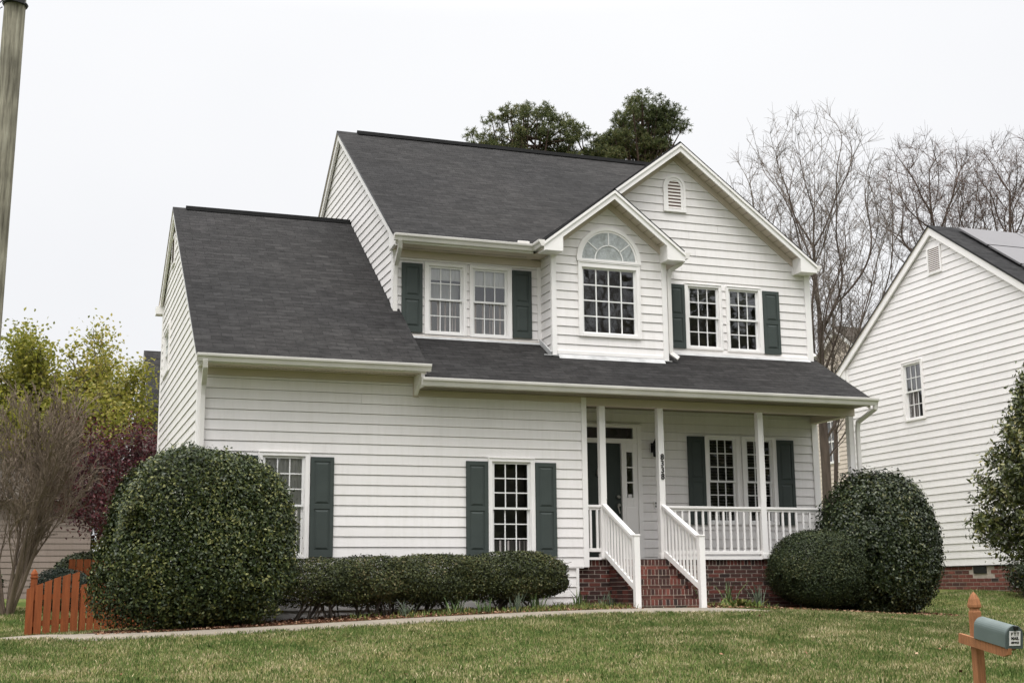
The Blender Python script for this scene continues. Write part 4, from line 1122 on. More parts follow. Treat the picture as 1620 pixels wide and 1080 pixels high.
# ------------------------------------------------------------------ vegetation
def leaf_cloud(P, D, size, wr=.45, fold=.25, rng=RNG, jitter=.35):
    """P centres (N,3), D outward dirs, returns V,F : one folded rhombus per leaf"""
    n = len(P)
    t = rng.normal(size=(n, 3)); t -= D*(t*D).sum(1)[:, None]; t /= np.linalg.norm(t, axis=1)[:, None]+1e-9
    nrm = D+rng.normal(size=(n, 3))*jitter; nrm /= np.linalg.norm(nrm, axis=1)[:, None]
    t = t-nrm*(t*nrm).sum(1)[:, None]; t /= np.linalg.norm(t, axis=1)[:, None]+1e-9
    b = np.cross(nrm, t)
    s = (size*(.7+.6*rng.random(n)))[:, None] if np.isscalar(size) else (size*(.7+.6*rng.random(n)))[:, None]
    A = P-t*s*.5; C = P+t*s*.5; B = P+b*s*wr*.5+nrm*s*fold*.3; Dd = P-b*s*wr*.5+nrm*s*fold*.3
    V = np.stack([A, B, C, Dd], 1).reshape(-1, 3); F = np.arange(4*n).reshape(-1, 4)
    return V, F
def rdirs(n, rng=RNG):
    d = rng.normal(size=(n, 3)); return d/np.linalg.norm(d, axis=1)[:, None]
def lumps(d, k, amp, seed):
    r = np.random.default_rng(seed); out = np.zeros(len(d))
    for i in range(k):
        c = r.normal(size=3); c /= np.linalg.norm(c); out += amp*(r.random()*2-1)*np.exp((d@c-1)*r.uniform(6, 30))
    return out
def shrub(name, label, cat, c, rad, zb, n, leaf, mat, power=2.4, thin=.30, lump=.10, seed=1, stems=6, group=None, bottom_gap=0., stem_mat=None, wr=.5, loose=.02, prun=0.):
    """clipped shrub: c=(x,y,zc) centre, rad=(rx,ry,rz)"""
    rng = np.random.default_rng(seed)
    th = thing(name, label, cat, (c[0], c[1], zb), group)
    d = rdirs(n, rng)
    sp = (np.abs(d)**power).sum(1)**(-1/power)
    r = sp*(1+lumps(d, 26, lump, seed))*(1+rng.normal(size=n)*loose)
    depth = 1-thin*rng.random(n)**1.7
    st_i = rng.random(n) < .012; depth = np.where(st_i, 1+rng.random(n)*.06, depth)
    P = d*(r*depth)[:, None]*np.array(rad)+np.array(c)
    D = d/np.array(rad); D /= np.linalg.norm(D, axis=1)[:, None]; D[:, 2] += .25; D /= np.linalg.norm(D, axis=1)[:, None]
    # uneven growth: shallow hollows and a few thin patches
    for i in range(16):
        cdir = rdirs(1, rng)[0]; m_ = (d@cdir) > math.cos(rng.uniform(.10, .24)); kk = rng.uniform(.05, .12)
        P[m_] = P[m_]-(P[m_]-np.array(c))*kk
        if i < 9: P[m_ & (rng.random(n) < .5)] = (c[0], c[1], zb-5)
    keep = P[:, 2] > zb+bottom_gap*rng.random(n)+.02
    if prun: # sparser towards the bottom, showing stems
        h = (P[:, 2]-zb)/(c[2]+rad[2]-zb); keep &= rng.random(n) < np.clip((h+.10)/prun, .12, 1)
    V, F = leaf_cloud(P[keep], D[keep], leaf, wr, rng=rng, jitter=.55)
    fastmesh('foliage', V, F, mat, th)
    mb = MB(); rr = random.Random(seed)
    for i in range(stems):
        a = rr.random()*2*PI; q = rr.uniform(.15, .85); x = c[0]+rr.uniform(-.5, .5)*rad[0]; y = c[1]+rr.uniform(-.25, .25)*rad[1]
        p0 = Vector((x, y, zb-.05)); e = Vector((c[0]+math.cos(a)*rad[0]*q, c[1]+math.sin(a)*rad[1]*q, c[2]+rad[2]*rr.uniform(-.2, .6)))
        pts = [p0, p0.lerp(e, .35)+Vector((0, 0, .05)), p0.lerp(e, .7)+Vector((rr.uniform(-.05, .05), rr.uniform(-.05, .05), .06)), e]
        w = .010+.012*rr.random()+min(rad)*.006; mb.tube(pts, [w, w*.8, w*.55, w*.25], 5)
        for k in range(3):
            s = pts[1].lerp(pts[3], rr.random()); e2 = s+Vector((rr.uniform(-1, 1)*rad[0]*.45, rr.uniform(-1, 1)*rad[1]*.45, rr.uniform(.05, .5)*rad[2])); mb.tube([s, s.lerp(e2, .5)+Vector((0, 0, .02)), e2], [w*.45, w*.3, w*.15], 4)
    mb.build('stems', stem_mat or M['bark_grey'], th)
    return th
M['holly'] = mat_island('holly_leaf', [(0, (.014, .024, .007)), (.45, (.028, .043, .011)), (.75, (.054, .070, .016)), (.92, (.11, .12, .030)), (1, (.20, .20, .07))], .45, .30, (1.6, .15))
M['holly_dark'] = mat_island('holly_leaf_dark', [(0, (.011, .019, .007)), (.5, (.022, .034, .011)), (.8, (.038, .050, .016)), (.95, (.07, .082, .028)), (1, (.13, .13, .055))], .42, .35, (1.6, .12))
M['boxleaf'] = mat_island('boxwood_leaf', [(0, (.018, .026, .012)), (.5, (.030, .042, .017)), (.8, (.048, .062, .022)), (.97, (.075, .085, .03)), (1, (.10, .10, .04))], .55, .22, (1.3, .2))
M['hedgeleaf'] = mat_island('hedge_leaf', [(0, (.018, .024, .010)), (.4, (.034, .043, .015)), (.75, (.062, .073, .023)), (.95, (.105, .108, .034)), (1, (.13, .11, .05))], .55, .22, (1.6, .22))
def gm(x, y): return g1(x, y)
# the big clipped holly in front of the left window
shrub('shrub', 'largest clipped dome shrub, taller than a person, in front of the wing at the left', 'shrub', (.03, -.68, .20), (1.37, .74, 1.35), g1(-.1, -.7), 125000, .050, M['holly'], 2.55, .34, .16, 3, 12, wr=.55, prun=.30)
# low hedge of separate bushes
HG = 'clipped hedge bushes along the wing'
shrub('shrub', 'thin open hedge bush directly right of the big dome shrub', 'shrub', (1.78, -.62, -.36), (.76, .42, .36), g1(1.75, -.6), 20000, .036, M['hedgeleaf'], 3., .5, .16, 5, 16, HG, prun=.6)
shrub('shrub', 'dense hedge bush, second from the big dome shrub', 'shrub', (2.64, -.62, -.37), (.76, .42, .37), g1(2.6, -.6), 26000, .036, M['hedgeleaf'], 3., .45, .18, 6, 14, HG, prun=.5)
shrub('shrub', 'hedge bush in the middle of the row with a raised top', 'shrub', (3.62, -.62, -.33), (.82, .43, .39), g1(3.6, -.6), 32000, .036, M['hedgeleaf'], 3., .4, .18, 7, 14, HG, prun=.45)
shrub('shrub', 'rounded end bush of the hedge, nearest the brick base', 'shrub', (4.90, -.62, -.30), (.92, .46, .40), g1(4.9, -.6), 42000, .036, M['hedgeleaf'], 2.7, .4, .14, 8, 18, HG, prun=.45)
# right-hand shrubs
shrub('shrub', 'low rounded shrub right of the porch steps, in front of the porch rail', 'shrub', (10.50, -.62, -.19), (.90, .60, .66), g1(10.4, -.6), 60000, .031, M['boxleaf'], 2.3, .22, .08, 10, 8, wr=.6)
shrub('shrub', 'tall glossy shrub at the right corner of the porch', 'shrub', (11.92, -.42, .16), (1.13, .72, 1.24), g1(12.0, -.6)-.03, 80000, .060, M['holly_dark'], 2.05, .30, .18, 12, 8, wr=.5, loose=.035)

# --- tree generator
class TG:
    def __init__(s, seed): s.r = random.Random(seed); s.big = MB(); s.tw = MB(); s.tips = []
    def grow(s, p, d, L, rad, lvl, cfg):
        r = s.r; n = 5 if lvl < 2 else 3
        pts = [Vector(p)]; dirs = []; d = Vector(d).normalized()
        for i in range(n):
            w = cfg['wob'][min(lvl, len(cfg['wob'])-1)]
            d = (d+Vector((r.gauss(0, w), r.gauss(0, w), r.gauss(0, w)))+Vector((0, 0, cfg['up'][min(lvl, len(cfg['up'])-1)]))).normalized()
            pts.append(pts[-1]+d*(L/n)); dirs.append(d)
        end = cfg.get('taper', .35)
        rads = [max(cfg['rmin'], rad*(1-(1-end)*i/n)) for i in range(n+1)]
        tgt = s.big if rad > cfg['tw'] else s.tw
        tgt.tube(pts, rads, 7 if rad > .08 else (5 if rad > .03 else 3), cap=False)
        if lvl >= cfg['lv']: s.tips.append((pts[-1], d)); s.tips.append((pts[len(pts)//2], d)); return
        k = cfg['kids'][lvl]
        for j in range(k):
            t = cfg['t0'][min(lvl, len(cfg['t0'])-1)]+(1-cfg['t0'][min(lvl, len(cfg['t0'])-1)])*((j+r.random()*.8)/k)
            f = t*n; i = min(int(f), n-1); q = pts[i].lerp(pts[i+1], f-i); dd = dirs[i]
            ang = cfg['ang'][min(lvl, len(cfg['ang'])-1)]*r.uniform(.7, 1.25)
            ax = dd.orthogonal().normalized(); ax.rotate(Matrix.Rotation(r.random()*2*PI+j*2.4, 3, dd))
            nd = dd.copy(); nd.rotate(Matrix.Rotation(ang, 3, ax))
            sc = cfg['sc'][min(lvl, len(cfg['sc'])-1)]*(1-cfg.get('shr', .45)*t)*r.uniform(.8, 1.2)
            s.grow(q, nd, L*sc, max(cfg['rmin'], rads[i]*cfg['rr']*r.uniform(.75, 1.05)), lvl+1, cfg)
def bare_tree(label, loc, L, rad, cfg, seed, bark, twig, group=None, stems=1, spread=.0, name='bare_tree'):
    t = thing(name, label, 'tree', loc, group); g = TG(seed)
    for i in range(stems):
        a = 2*PI*i/stems+g.r.random(); d = Vector((math.cos(a)*spread, math.sin(a)*spread, 1)) if stems > 1 else Vector((0, 0, 1))
        o = Vector(loc)+Vector((math.cos(a)*rad*.8, math.sin(a)*rad*.8, 0))*(1 if stems > 1 else 0)
        g.grow(o-Vector((0, 0, .1)), d, L*g.r.uniform(.85, 1.05), rad, 0, cfg)
    g.big.build('trunk', bark, t, smooth=True)
    if g.tw.v: g.tw.build('twigs', twig, t)
    return t, g
def copytree(root, loc, rotz, sc, label, group=None):
    c = root.copy(); COL.objects.link(c); c.location = loc; c.rotation_euler = (0, 0, rotz); c.scale = (sc,)*3; c['label'] = label
    if group: c['group'] = group
    for ch in root.children:
        k = ch.copy(); COL.objects.link(k); k.parent = c
        for gch in ch.children:
            q = gch.copy(); COL.objects.link(q); q.parent = k
    return c

def env_tree(label, base, top, env, seed, bark, twig, ntar=1500, rtip=.0070, tw_n=5, tw_len=.55, group=None, upb=.55, rpow=.46, crown0=.22):
    """bare tree grown into an envelope: env = list of (x,y,z,rx,ry,rz,weight)"""
    rng = np.random.default_rng(seed); base = np.array(base, float); top = np.array(top, float)
    t = thing('bare_tree', label, 'tree', tuple(base), group)
    k = 26; pos = [base+(top-base)*i/(k-1)+np.array([math.sin(i*.7+seed)*.05, math.cos(i*.5+seed)*.05, 0])*min(1, i/4) for i in range(k)]
    par = [-1]+list(range(k-1)); dirs = [np.array([0, 0, 1.])]*k; plen = [np.linalg.norm(p-base) for p in pos]
    P = np.zeros((ntar*5+k+10, 3)); P[:k] = np.array(pos); L = np.zeros(len(P)); L[:k] = plen; D = np.zeros_like(P); D[:k] = (0, 0, 1); PAR = np.full(len(P), -1); PAR[1:k] = np.arange(k-1); n = k
    w = np.array([e[6] for e in env]); w = w/w.sum(); T = []
    for e, m in zip(env, (w*ntar).astype(int)):
        d = rdirs(m, rng); q = rng.random(m)**.40; T.append(d*q[:, None]*np.array(e[3:6])+np.array(e[:3]))
    T = np.concatenate(T); T = T[T[:, 2] > base[2]+1.5]
    order = np.argsort(np.linalg.norm(T-(base+(top-base)*.45), axis=1)+rng.random(len(T))*1.2)
    zmin = base[2]+(top[2]-base[2])*crown0
    for q in T[order]:
        V = q-P[:n]; dist = np.linalg.norm(V, axis=1)+1e-6; hor = np.hypot(V[:, 0], V[:, 1])
        cost = dist+.22*L[:n]+3.*np.clip(upb*hor-V[:, 2], 0, None)+50*(P[:n, 2] < zmin)+.8*np.clip(-(V*D[:n]).sum(1)/dist, -.2, 1)
        a = int(np.argmin(cost)); dd = dist[a]
        if dd < .10: continue
        p0 = P[a]; c = p0+D[a]*dd*.22+(q-p0)*.28; prev = a; m = 3 if dd > .5 else 2
        for i in range(1, m+1):
            u = i/m; x = p0*(1-u)**2+2*c*u*(1-u)+q*u*u
            if i < m: x = x+rng.normal(size=3)*.03*min(1, dd)
            P[n] = x; PAR[n] = prev; dv = x-P[prev]; l = np.linalg.norm(dv); D[n] = dv/(l+1e-9); L[n] = L[prev]+l; prev = n; n += 1
    cnt = np.zeros(n); kids = [[] for _ in range(n)]
    for i in range(1, n): kids[PAR[i]].append(i)
    for i in range(n-1, -1, -1):
        cnt[i] = max(1, sum(cnt[j] for j in kids[i]))
    rad = rtip*cnt**rpow
    main = np.full(n, -1)
    for i in range(n):
        if kids[i]: main[i] = max(kids[i], key=lambda z: cnt[z])
    for it in range(14):
        Q = P[:n].copy()
        for i in range(k, n):
            if main[i] >= 0: Q[i] = P[i]*.4+(P[PAR[i]]+P[main[i]])*.3
        P[:n] = Q
    big = MB(); tw = MB()
    stack = [(0, None)]
    while stack:
        i, pr = stack.pop(); chain = [i] if pr is None else [pr, i]; c = i
        while kids[c]:
            ks = sorted(kids[c], key=lambda z: -cnt[z]); c2 = ks[0]
            for z in ks[1:]: stack.append((z, c))
            chain.append(c2); c = c2
        pts = [Vector(P[z]) for z in chain]; rr_ = [rad[z] for z in chain]
        if pr is not None: rr_[0] = rr_[1]
        if len(pts) < 2: continue
        m = max(rr_); (big if m > .022 else tw).tube(pts, rr_, 8 if m > .08 else (5 if m > .025 else 3), cap=False)
    for i in range(k, n):
        if kids[i] and rng.random() > .35: continue
        for j in range(tw_n if not kids[i] else 2):
            d = D[i]+rng.normal(size=3)*.55+np.array([0, 0, .18]); d /= np.linalg.norm(d); l = tw_len*rng.uniform(.4, 1.2); p0 = Vector(P[i]); d2 = d+rng.normal(size=3)*.25
            p1 = p0+Vector(d)*l*.5; p2 = p1+Vector(d2)*l*.5; tw.tube([p0, p1, p2], [rtip*.8, rtip*.65, rtip*.4], 3, cap=False)
            if rng.random() < .6:
                d3 = d+rng.normal(size=3)*.7; tw.tube([p1, p1+Vector(d3)*l*.35], [rtip*.55, rtip*.35], 3, cap=False)
    big.build('trunk', bark, t, smooth=True); tw.build('twigs', twig, t)
    return t
TA_ = env_tree('tall bare tree rising between the two white houses', (20.3, 14.1, g1(20, 14)-.1), (20.0, 13.4, 13.2), [(19.65, 13.1, 10.0, 2.95, 2.4, 4.1, 1.), (20.9, 13.6, 6.2, 1.5, 1.4, 2.2, .22)], 4, M['bark_brown'], M['twig'], 1250, upb=.9)
env_tree('reddish bare tree behind the neighbouring roof, nearest its gable peak', (28.4, 18.6, -.6), (28.1, 18.0, 14.6), [(28.0, 17.9, 13.2, 2.4, 2.0, 2.7, 1.)], 7, M['bark_brown'], M['twig_red'], 800, upb=.35, crown0=.55)
TB_ = env_tree('reddish bare tree behind the solar panels, at the right edge of the photo', (31.0, 17.4, -.6), (30.9, 17.2, 14.4), [(30.9, 17.0, 13.1, 2.2, 2.0, 2.7, 1.)], 9, M['bark_brown'], M['twig_red'], 760, upb=.35, crown0=.55)
env_tree('thin bare tree just right of the tall trunk in the side yard', (21.6, 15.6, -.6), (21.9, 15.6, 9.6), [(22.0, 15.5, 7.6, 1.5, 1.5, 3.2, 1.)], 12, M['bark_brown'], M['twig'], 260, crown0=.3)
# trees across the street that the upper windows mirror
copytree(TA_, (23.6, -36, -2.1), .7, 1.45, 'bare tree across the street, opposite the arched window')
copytree(TB_, (10.5, -36, -2.1), 2.7, 1.1, 'bare tree across the street, opposite the neighbouring house')
copytree(TA_, (3.5, -34, -2.1), 3.7, 1.1, 'bare tree across the street, opposite the wing')

# crape myrtle, left (many upright stems)
cfgC = dict(lv=4, kids=[6, 6, 5, 3], ang=[.32, .38, .45, .5], sc=[.62, .56, .5, .5], t0=[.25, .2, .15, .1], wob=[.035, .07, .10, .14], up=[.03, .09, .06, .05], rr=.5, rmin=.006, tw=.012, shr=.3, taper=.3)
TC, gC = bare_tree('leafless multi-stemmed shrub tree left of the cedar gate', (-2.72, 6.9, g1(-2.7, 6.9)-.05), 3.15, .045, cfgC, 5, M['twig_tan'], M['twig_tan'], stems=12, spread=.34, name='crape_myrtle')
# green-leaved tree, left background
def leafy(label, loc, L, rad, cfg, seed, bark, leafmat, per, lsize, spreadl, name='tree', stems=1, spread=0., wr=.6):
    t = thing(name, label, 'tree', loc); g = TG(seed)
    for i in range(stems):
        a = 2*PI*i/stems+g.r.random(); d = Vector((math.cos(a)*spread, math.sin(a)*spread, 1))
        g.grow(Vector(loc)-Vector((0, 0, .1)), d, L, rad, 0, cfg)
    for p, q in ((g.big, 'trunk'), (g.tw, 'branches')):
        if p.v: p.build(q, bark, t)
    T = np.array([tuple(p) for p, _ in g.tips]); rng = np.random.default_rng(seed)
    P = np.repeat(T, per, 0)+rng.normal(size=(len(T)*per, 3))*spreadl
    D = rdirs(len(P), rng); D[:, 2] = np.abs(D[:, 2])+.2; D /= np.linalg.norm(D, axis=1)[:, None]
    V, F = leaf_cloud(P, D, lsize, wr, rng=rng, jitter=.8)
    fastmesh('crown', V, F, leafmat, t)
    return t, g
M['springleaf'] = mat_island('spring_leaf', [(0, (.12, .135, .020)), (.4, (.20, .205, .032)), (.8, (.33, .305, .055)), (1, (.46, .39, .12))], .5, .3, (.35, .25), trans=.5)
M['plumleaf'] = mat_island('plum_leaf', [(0, (.030, .009, .012)), (.5, (.070, .016, .022)), (.85, (.12, .028, .034)), (1, (.18, .07, .06))], .5, .3, (1., .2), trans=.35)
cfgD = dict(lv=3, kids=[15, 8, 6], ang=[.85, .6, .7], sc=[.62, .5, .5], t0=[.20, .15, .1], wob=[.04, .1, .15], up=[.0, .12, .08], rr=.4, rmin=.012, tw=.03, shr=.5, taper=.12)
leafy('yellow-green leafy tree rising behind the bare shrub tree at the left', (-2.2, 21.4, -.7), 6.35, .12, cfgD, 44, M['bark_grey'], M['springleaf'], 15, .125, .26, stems=3, spread=.28)
cfgE = dict(lv=3, kids=[8, 8, 7], ang=[.75, .6, .7], sc=[.75, .55, .5], t0=[.25, .15, .1], wob=[.06, .12, .16], up=[.0, .05, .03], rr=.45, rmin=.008, tw=.02, shr=.3, taper=.2)
leafy('dark maroon-leaved plum tree behind the big dome shrub', (-.25, 11.2, -.6), 2.75, .08, cfgE, 51, M['twig'], M['plumleaf'], 9, .075, .14, stems=3, spread=.45, name='plum_tree')

# pines behind the roof
M['needle'] = mat_island('pine_needle', [(0, (.035, .046, .018)), (.5, (.085, .105, .040)), (.85, (.16, .175, .070)), (1, (.24, .21, .09))], .6, .25, (.22, .25), trans=.35)
def pine(label, loc, hgt, crown, seed, nclump, group=None, rad=.30):
    """crown: list of (x,y,z,rx,ry,rz) masses relative to world"""
    t = thing('pine_tree', label, 'tree', loc, group); r = random.Random(seed); rng = np.random.default_rng(seed)
    mb = MB(); top = Vector((crown[0][0], crown[0][1], crown[0][2])); b = Vector(loc)
    pts = [b.lerp(top, k/5)+Vector((r.uniform(-.1, .1), r.uniform(-.1, .1), 0)) for k in range(6)]
    mb.tube(pts, [rad*(1-.75*k/5) for k in range(6)], 8)
    C = []
    for k in range(nclump):
        m = crown[k % len(crown)]
        d = Vector((r.gauss(0, 1), r.gauss(0, 1), r.gauss(0, 1))).normalized(); q = r.random()**.45
        c = Vector((m[0]+d.x*m[3]*q, m[1]+d.y*m[4]*q, m[2]+d.z*m[5]*q)); C.append(c)
        s = pts[3].lerp(pts[5], r.random()); s = s.lerp(c, 0); mid = s.lerp(c, .5)+Vector((0, 0, -.25)); mb.tube([s, mid, c], [.07, .045, .02], 4, cap=False)
    mb.build('trunk', M['bark_pine'], t, smooth=True)
    C = np.array([tuple(c) for c in C]); per = 26
    # each clump = several needle tufts
    T = np.repeat(C, per, 0)+rdirs(len(C)*per, rng)*(rng.random(len(C)*per)**.4)[:, None]*np.array([.50, .50, .36])
    nn = 17; n = len(T)*nn; P = np.repeat(T, nn, 0); d = rdirs(n, rng); d[:, 2] += .35; d /= np.linalg.norm(d, axis=1)[:, None]
    s = rdirs(n, rng); s -= d*(s*d).sum(1)[:, None]; s /= np.linalg.norm(s, axis=1)[:, None]
    Ln = (.10+.11*rng.random(n))[:, None]; w = .022
    V = np.stack([P-s*w*.5, P+s*w*.5, P+d*Ln+s*w*.4, P+d*Ln-s*w*.4], 1).reshape(-1, 3); F = np.arange(4*n).reshape(-1, 4)
    fastmesh('crown', V, F, M['needle'], t)
PGp = 'tall pines behind the main roof'
pine('broad pine crown rising over the middle of the main roof', (19.3, 37.6, -.6), 24, [(19.3, 37.6, 22.0, 1.7, 1.6, 1.5), (17.6, 38.4, 20.9, 1.1, 1.1, 1.2), (20.9, 37.0, 21.6, 1.3, 1.2, 1.3), (19.0, 37.6, 20.0, 2.6, 1.5, 1.0)], 61, 100, PGp)
pine('lower pine filling the dip between the two taller crowns', (22.3, 36.9, -.6), 21, [(22.3, 36.9, 20.9, 1.3, 1.2, 1.1), (21.6, 36.8, 19.6, 1.6, 1.2, .9), (23.2, 36.4, 20.3, .9, .9, .9)], 62, 64, PGp)
pine('tallest pine, standing left of the big gable peak', (24.9, 35.4, -.6), 24, [(24.8, 35.5, 22.7, 1.55, 1.3, 1.15), (25.9, 35.1, 22.0, 1.15, 1.0, 1.0), (24.0, 35.8, 21.6, 1.1, 1., 1.0), (25.1, 35.4, 20.6, 1.2, 1.1, .8), (23.6, 36.0, 20.2, 1.0, 1., 1.)], 63, 104, PGp)

# right foreground evergreen
M['rleaf'] = mat_island('evergreen_leaf', [(0, (.028, .036, .012)), (.4, (.055, .068, .020)), (.75, (.11, .12, .034)), (.92, (.19, .18, .055)), (1, (.28, .25, .10))], .42, .4, (1.2, .2))
def evergreen():
    base = Vector((11.05, -5.65, g1(10.95, -5.65)))
    t = thing('holly_tree', 'loose conical evergreen tree cut off by the right edge of the photo', 'tree', tuple(base)); r = random.Random(8); rng = np.random.default_rng(8)
    mb = MB(); top = base+Vector((.05, 0, 3.72)); mb.tube([base-Vector((0, 0, .1)), base.lerp(top, .5), top], [.06, .04, .01], 7)
    P = []; Dd = []
    for k in range(210):
        h = .24+.76*r.random()**.9; z = base.z+3.72*h; prof = 1.12*math.sin(min(1, (1-h)/.76*1.15+.06)*PI*.5)*(1 if h > .33 else .55+.45*(h-.24)/.09)
        a = r.random()*2*PI; L = prof*r.uniform(.72, 1.08); s = Vector((base.x, base.y, z-.25*L)); d = Vector((math.cos(a), math.sin(a), .45)).normalized()
        e = s+d*L; e.z += .08*L; mid = s.lerp(e, .55)-Vector((0, 0, .04)); mb.tube([s, mid, e], [.014, .009, .004], 4, cap=False)
        m = int(150*L)+50
        for i in range(m):
            u = 1-.75*r.random()**1.3; p = s.lerp(e, u); w = .13*(1.15-u)+.035
            P.append((p.x+r.gauss(0, w), p.y+r.gauss(0, w), p.z+r.gauss(0, w)+.02)); Dd.append(d)
    mb.build('trunk', M['bark_grey'], t)
    P = np.array(P); D = np.array([tuple(d) for d in Dd])+rng.normal(size=P.shape)*.8; D /= np.linalg.norm(D, axis=1)[:, None]
    V, F = leaf_cloud(P, D, .080, .40, rng=rng, jitter=.5); fastmesh('crown', V, F, M['rleaf'], t)
evergreen()
# dark low shrub against the neighbour's base
shrub('shrub', 'small dark shrub against the orange brick base of the neighbouring house', 'shrub', (16.6, 1.30, -.38), (.40, .5, .40), g1(16.6, 1.7), 9000, .05, M['holly_dark'], 2., .7, .5, 14, 8, loose=.12, prun=.7)
# backyard mounds at left
shrub('shrub', 'blue-green mounded shrub just behind the cedar gate', 'shrub', (-1.72, 7.6, -.42), (.62, .5, .42), g1(-1.7, 7.6), 14000, .04, mat_island('juniper_leaf', [(0, (.018, .030, .022)), (.6, (.04, .06, .045)), (1, (.08, .10, .07))], .6, .2), 2.2, .3, .1, 15, 5)
shrub('shrub', 'green mounded shrub behind the far picket fence', 'shrub', (-1.05, 11.0, -.1), (.85, .6, .55), -.7, 14000, .06, M['boxleaf'], 2.2, .3, .1, 16, 5)
shrub('shrub', 'dark hedge mound at the far left edge of the photo', 'shrub', (-3.9, 11.5, -.25), (1.0, .6, .5), -.8, 9000, .07, M['boxleaf'], 2.2, .35, .1, 17, 5)
# far treeline
def treeline():
    rng = np.random.default_rng(5); P = []
    for k in range(130):
        x = rng.uniform(-60, 75); y = rng.uniform(70, 95); h = rng.uniform(3.5, 7.5)
        P.append(np.array([x, y, 0])+rdirs(260, rng)*np.array([3.2, 2, h*.5])*rng.random((260, 1))**.4+np.array([0, 0, h*.5-.5]))
    P = np.concatenate(P); V, F = leaf_cloud(P, rdirs(len(P), rng), .55, .6, rng=rng)
    M['far_foliage'] = mat_island('far_foliage', [(0, (.04, .045, .02)), (.5, (.07, .075, .035)), (1, (.12, .10, .06))], .9, .1, (.05, .3))
    o = fastmesh('woodland', V, F, M['far_foliage'])
    tag(o, 'far belt of trees at the horizon', 'woodland', kind='stuff')
treeline()
def opposite():  # unseen tree belt, added and height-stepped to darken the porch and window reflections
    rng = np.random.default_rng(9); P = []
    for k in range(150):
        x = rng.uniform(-45, 62); h = 24 if x > 32 else (13 if x > 10 else 10); h *= rng.uniform(.8, 1.1)
        P.append(np.array([x, rng.uniform(-54, -46), 0])+rdirs(900, rng)*np.array([3.2, 1.8, h*.52])*rng.random((900, 1))**.4+np.array([0, 0, h*.5-2]))
    P = np.concatenate(P); V, F = leaf_cloud(P, rdirs(len(P), rng), .62, .6, rng=rng)
    o = fastmesh('woodland', V, F, M['far_foliage']); tag(o, 'unseen belt of evergreens across the street, added to darken the porch and panes', 'woodland', kind='stuff')
opposite()

# ------------------------------------------------------------------ fences
def picket_fence(label, pk, y, rails, post_xy=None):
    """pk: list of (x0,x1,z0,ztopL,ztopR)"""
    t = thing('picket_fence', label, 'fence', (pk[0][0], y, pk[0][2]))
    for (x0, x1, z0, zl, zr) in pk:
        mb = MB(); mb.prism([(x0, y-.012, z0), (x1, y-.012, z0), (x1, y-.012, zr), (x0, y-.012, zl)], (0, .02, 0)); mb.build('picket', M['cedar'], t)
    mb = MB()
    for (xa, za, xb, zb) in rails: mb.bar((xa, y+.03, za), (xb, y+.03, zb), .04, .08, up=(0, 0, 1))
    mb.build('rail', M['cedar'], t)
    if post_xy:
        for (x, z0, z1) in post_xy:
            q = MB(); q.box(x-.05, x+.05, y+.05, y+.15, z0, z1-.13); q.box(x-.06, x+.06, y+.04, y+.16, z1-.13, z1-.11)
            q.prism([(x-.048, y+.052, z1-.11), (x+.048, y+.052, z1-.11), (x+.048, y+.148, z1-.11), (x-.048, y+.148, z1-.11)], (0, 0, .02)); q.lathe((x, y+.1, z1-.09), [(.045, 0), (.055, .02), (.03, .07), (.004, .10)], 4)
            q.build('fence_post', M['cedar'], t)
    return t
pk = []; x = -2.335; tops = [-.39, -.335, -.285, -.235, -.195, -.165]
gy = 1.5
for i in range(6):
    w = .108 if i != 4 else .118
    z0 = g1(x, gy)+.02; pk.append((x, x+w, z0, tops[i]-.02, tops[i]+.02)); x += w+.022
x += .012
for i in range(11):
    w = .10 if i % 3 else .085; z0 = g1(x, gy)+.03; tz = -.34+.004*i; pk.append((x, x+w, z0, tz-.01, tz+.01)); x += w+.014
picket_fence('stained cedar picket gate with a curved top, left of the big dome shrub', pk, gy, [(-2.33, -.95, -1.57, -.88), (-2.33, -.55, -1.57, -.50), (-1.5, -.9, -.1, -.85), (-1.5, -.48, -.1, -.48)], [(-2.235, -1.2, -.11), (-1.50, -1.2, -.36)])
pk = []; x = -1.6
for i in range(14): pk.append((x, x+.13, -.85, .22, .22)); x += .15
picket_fence('farther cedar picket fence, glimpsed behind the mounded shrubs', pk, 8.6, [(-1.6, -.5, .4, -.5), (-1.6, .02, .4, .02)])

# ------------------------------------------------------------------ utility pole
t = thing('utility_pole', 'weathered wooden utility pole at the left edge of the photo', 'pole', (-2.92, -3.9, g1(-2.9, -3.9)))
mb = MB(); mb.tube([(-2.935, -3.95, g1(-2.9, -3.9)-.2), (-2.88, -4.05, 2.4), (-2.815, -4.26, 6.7), (-2.77, -4.4, 9.6)], [.150, .138, .124, .112], 28, cap=True); mb.build('pole', M['pole'], t, smooth=True)
mb = MB(); z = 6.60
mb.tube([(-2.815+.132*math.cos(a), -4.26+.132*math.sin(a), z) for a in [i*2*PI/16 for i in range(17)]], .022, 6); mb.bar((-2.93, -4.42, z+.02), (-2.70, -4.42, z-.02), .03, .05)
mb.lathe((-2.83, -4.42, z+.02), [(.03, 0), (.055, .02), (.045, .06), (.06, .09), (.02, .14)], 10)
mb.build('bracket', M['black'], t)
mb = MB(); mb.tube([(-2.95, -4.36, z), (-3.0, -4.38, z-.07), (-2.985, -4.38, z-.13), (-2.955, -4.37, z-.10)], .008, 5); mb.tube([(-2.985, -4.38, z-.13), (-3.0, -4.38, z-.18)], .012, 5); mb.build('wire', M['black'], t)

# ------------------------------------------------------------------ mailbox
mx, my = 5.955, -10.24
gzm = g1(mx, my)
t = thing('mailbox', 'green mailbox on a cedar post with a pointed finial', 'mailbox', (mx, my, gzm))
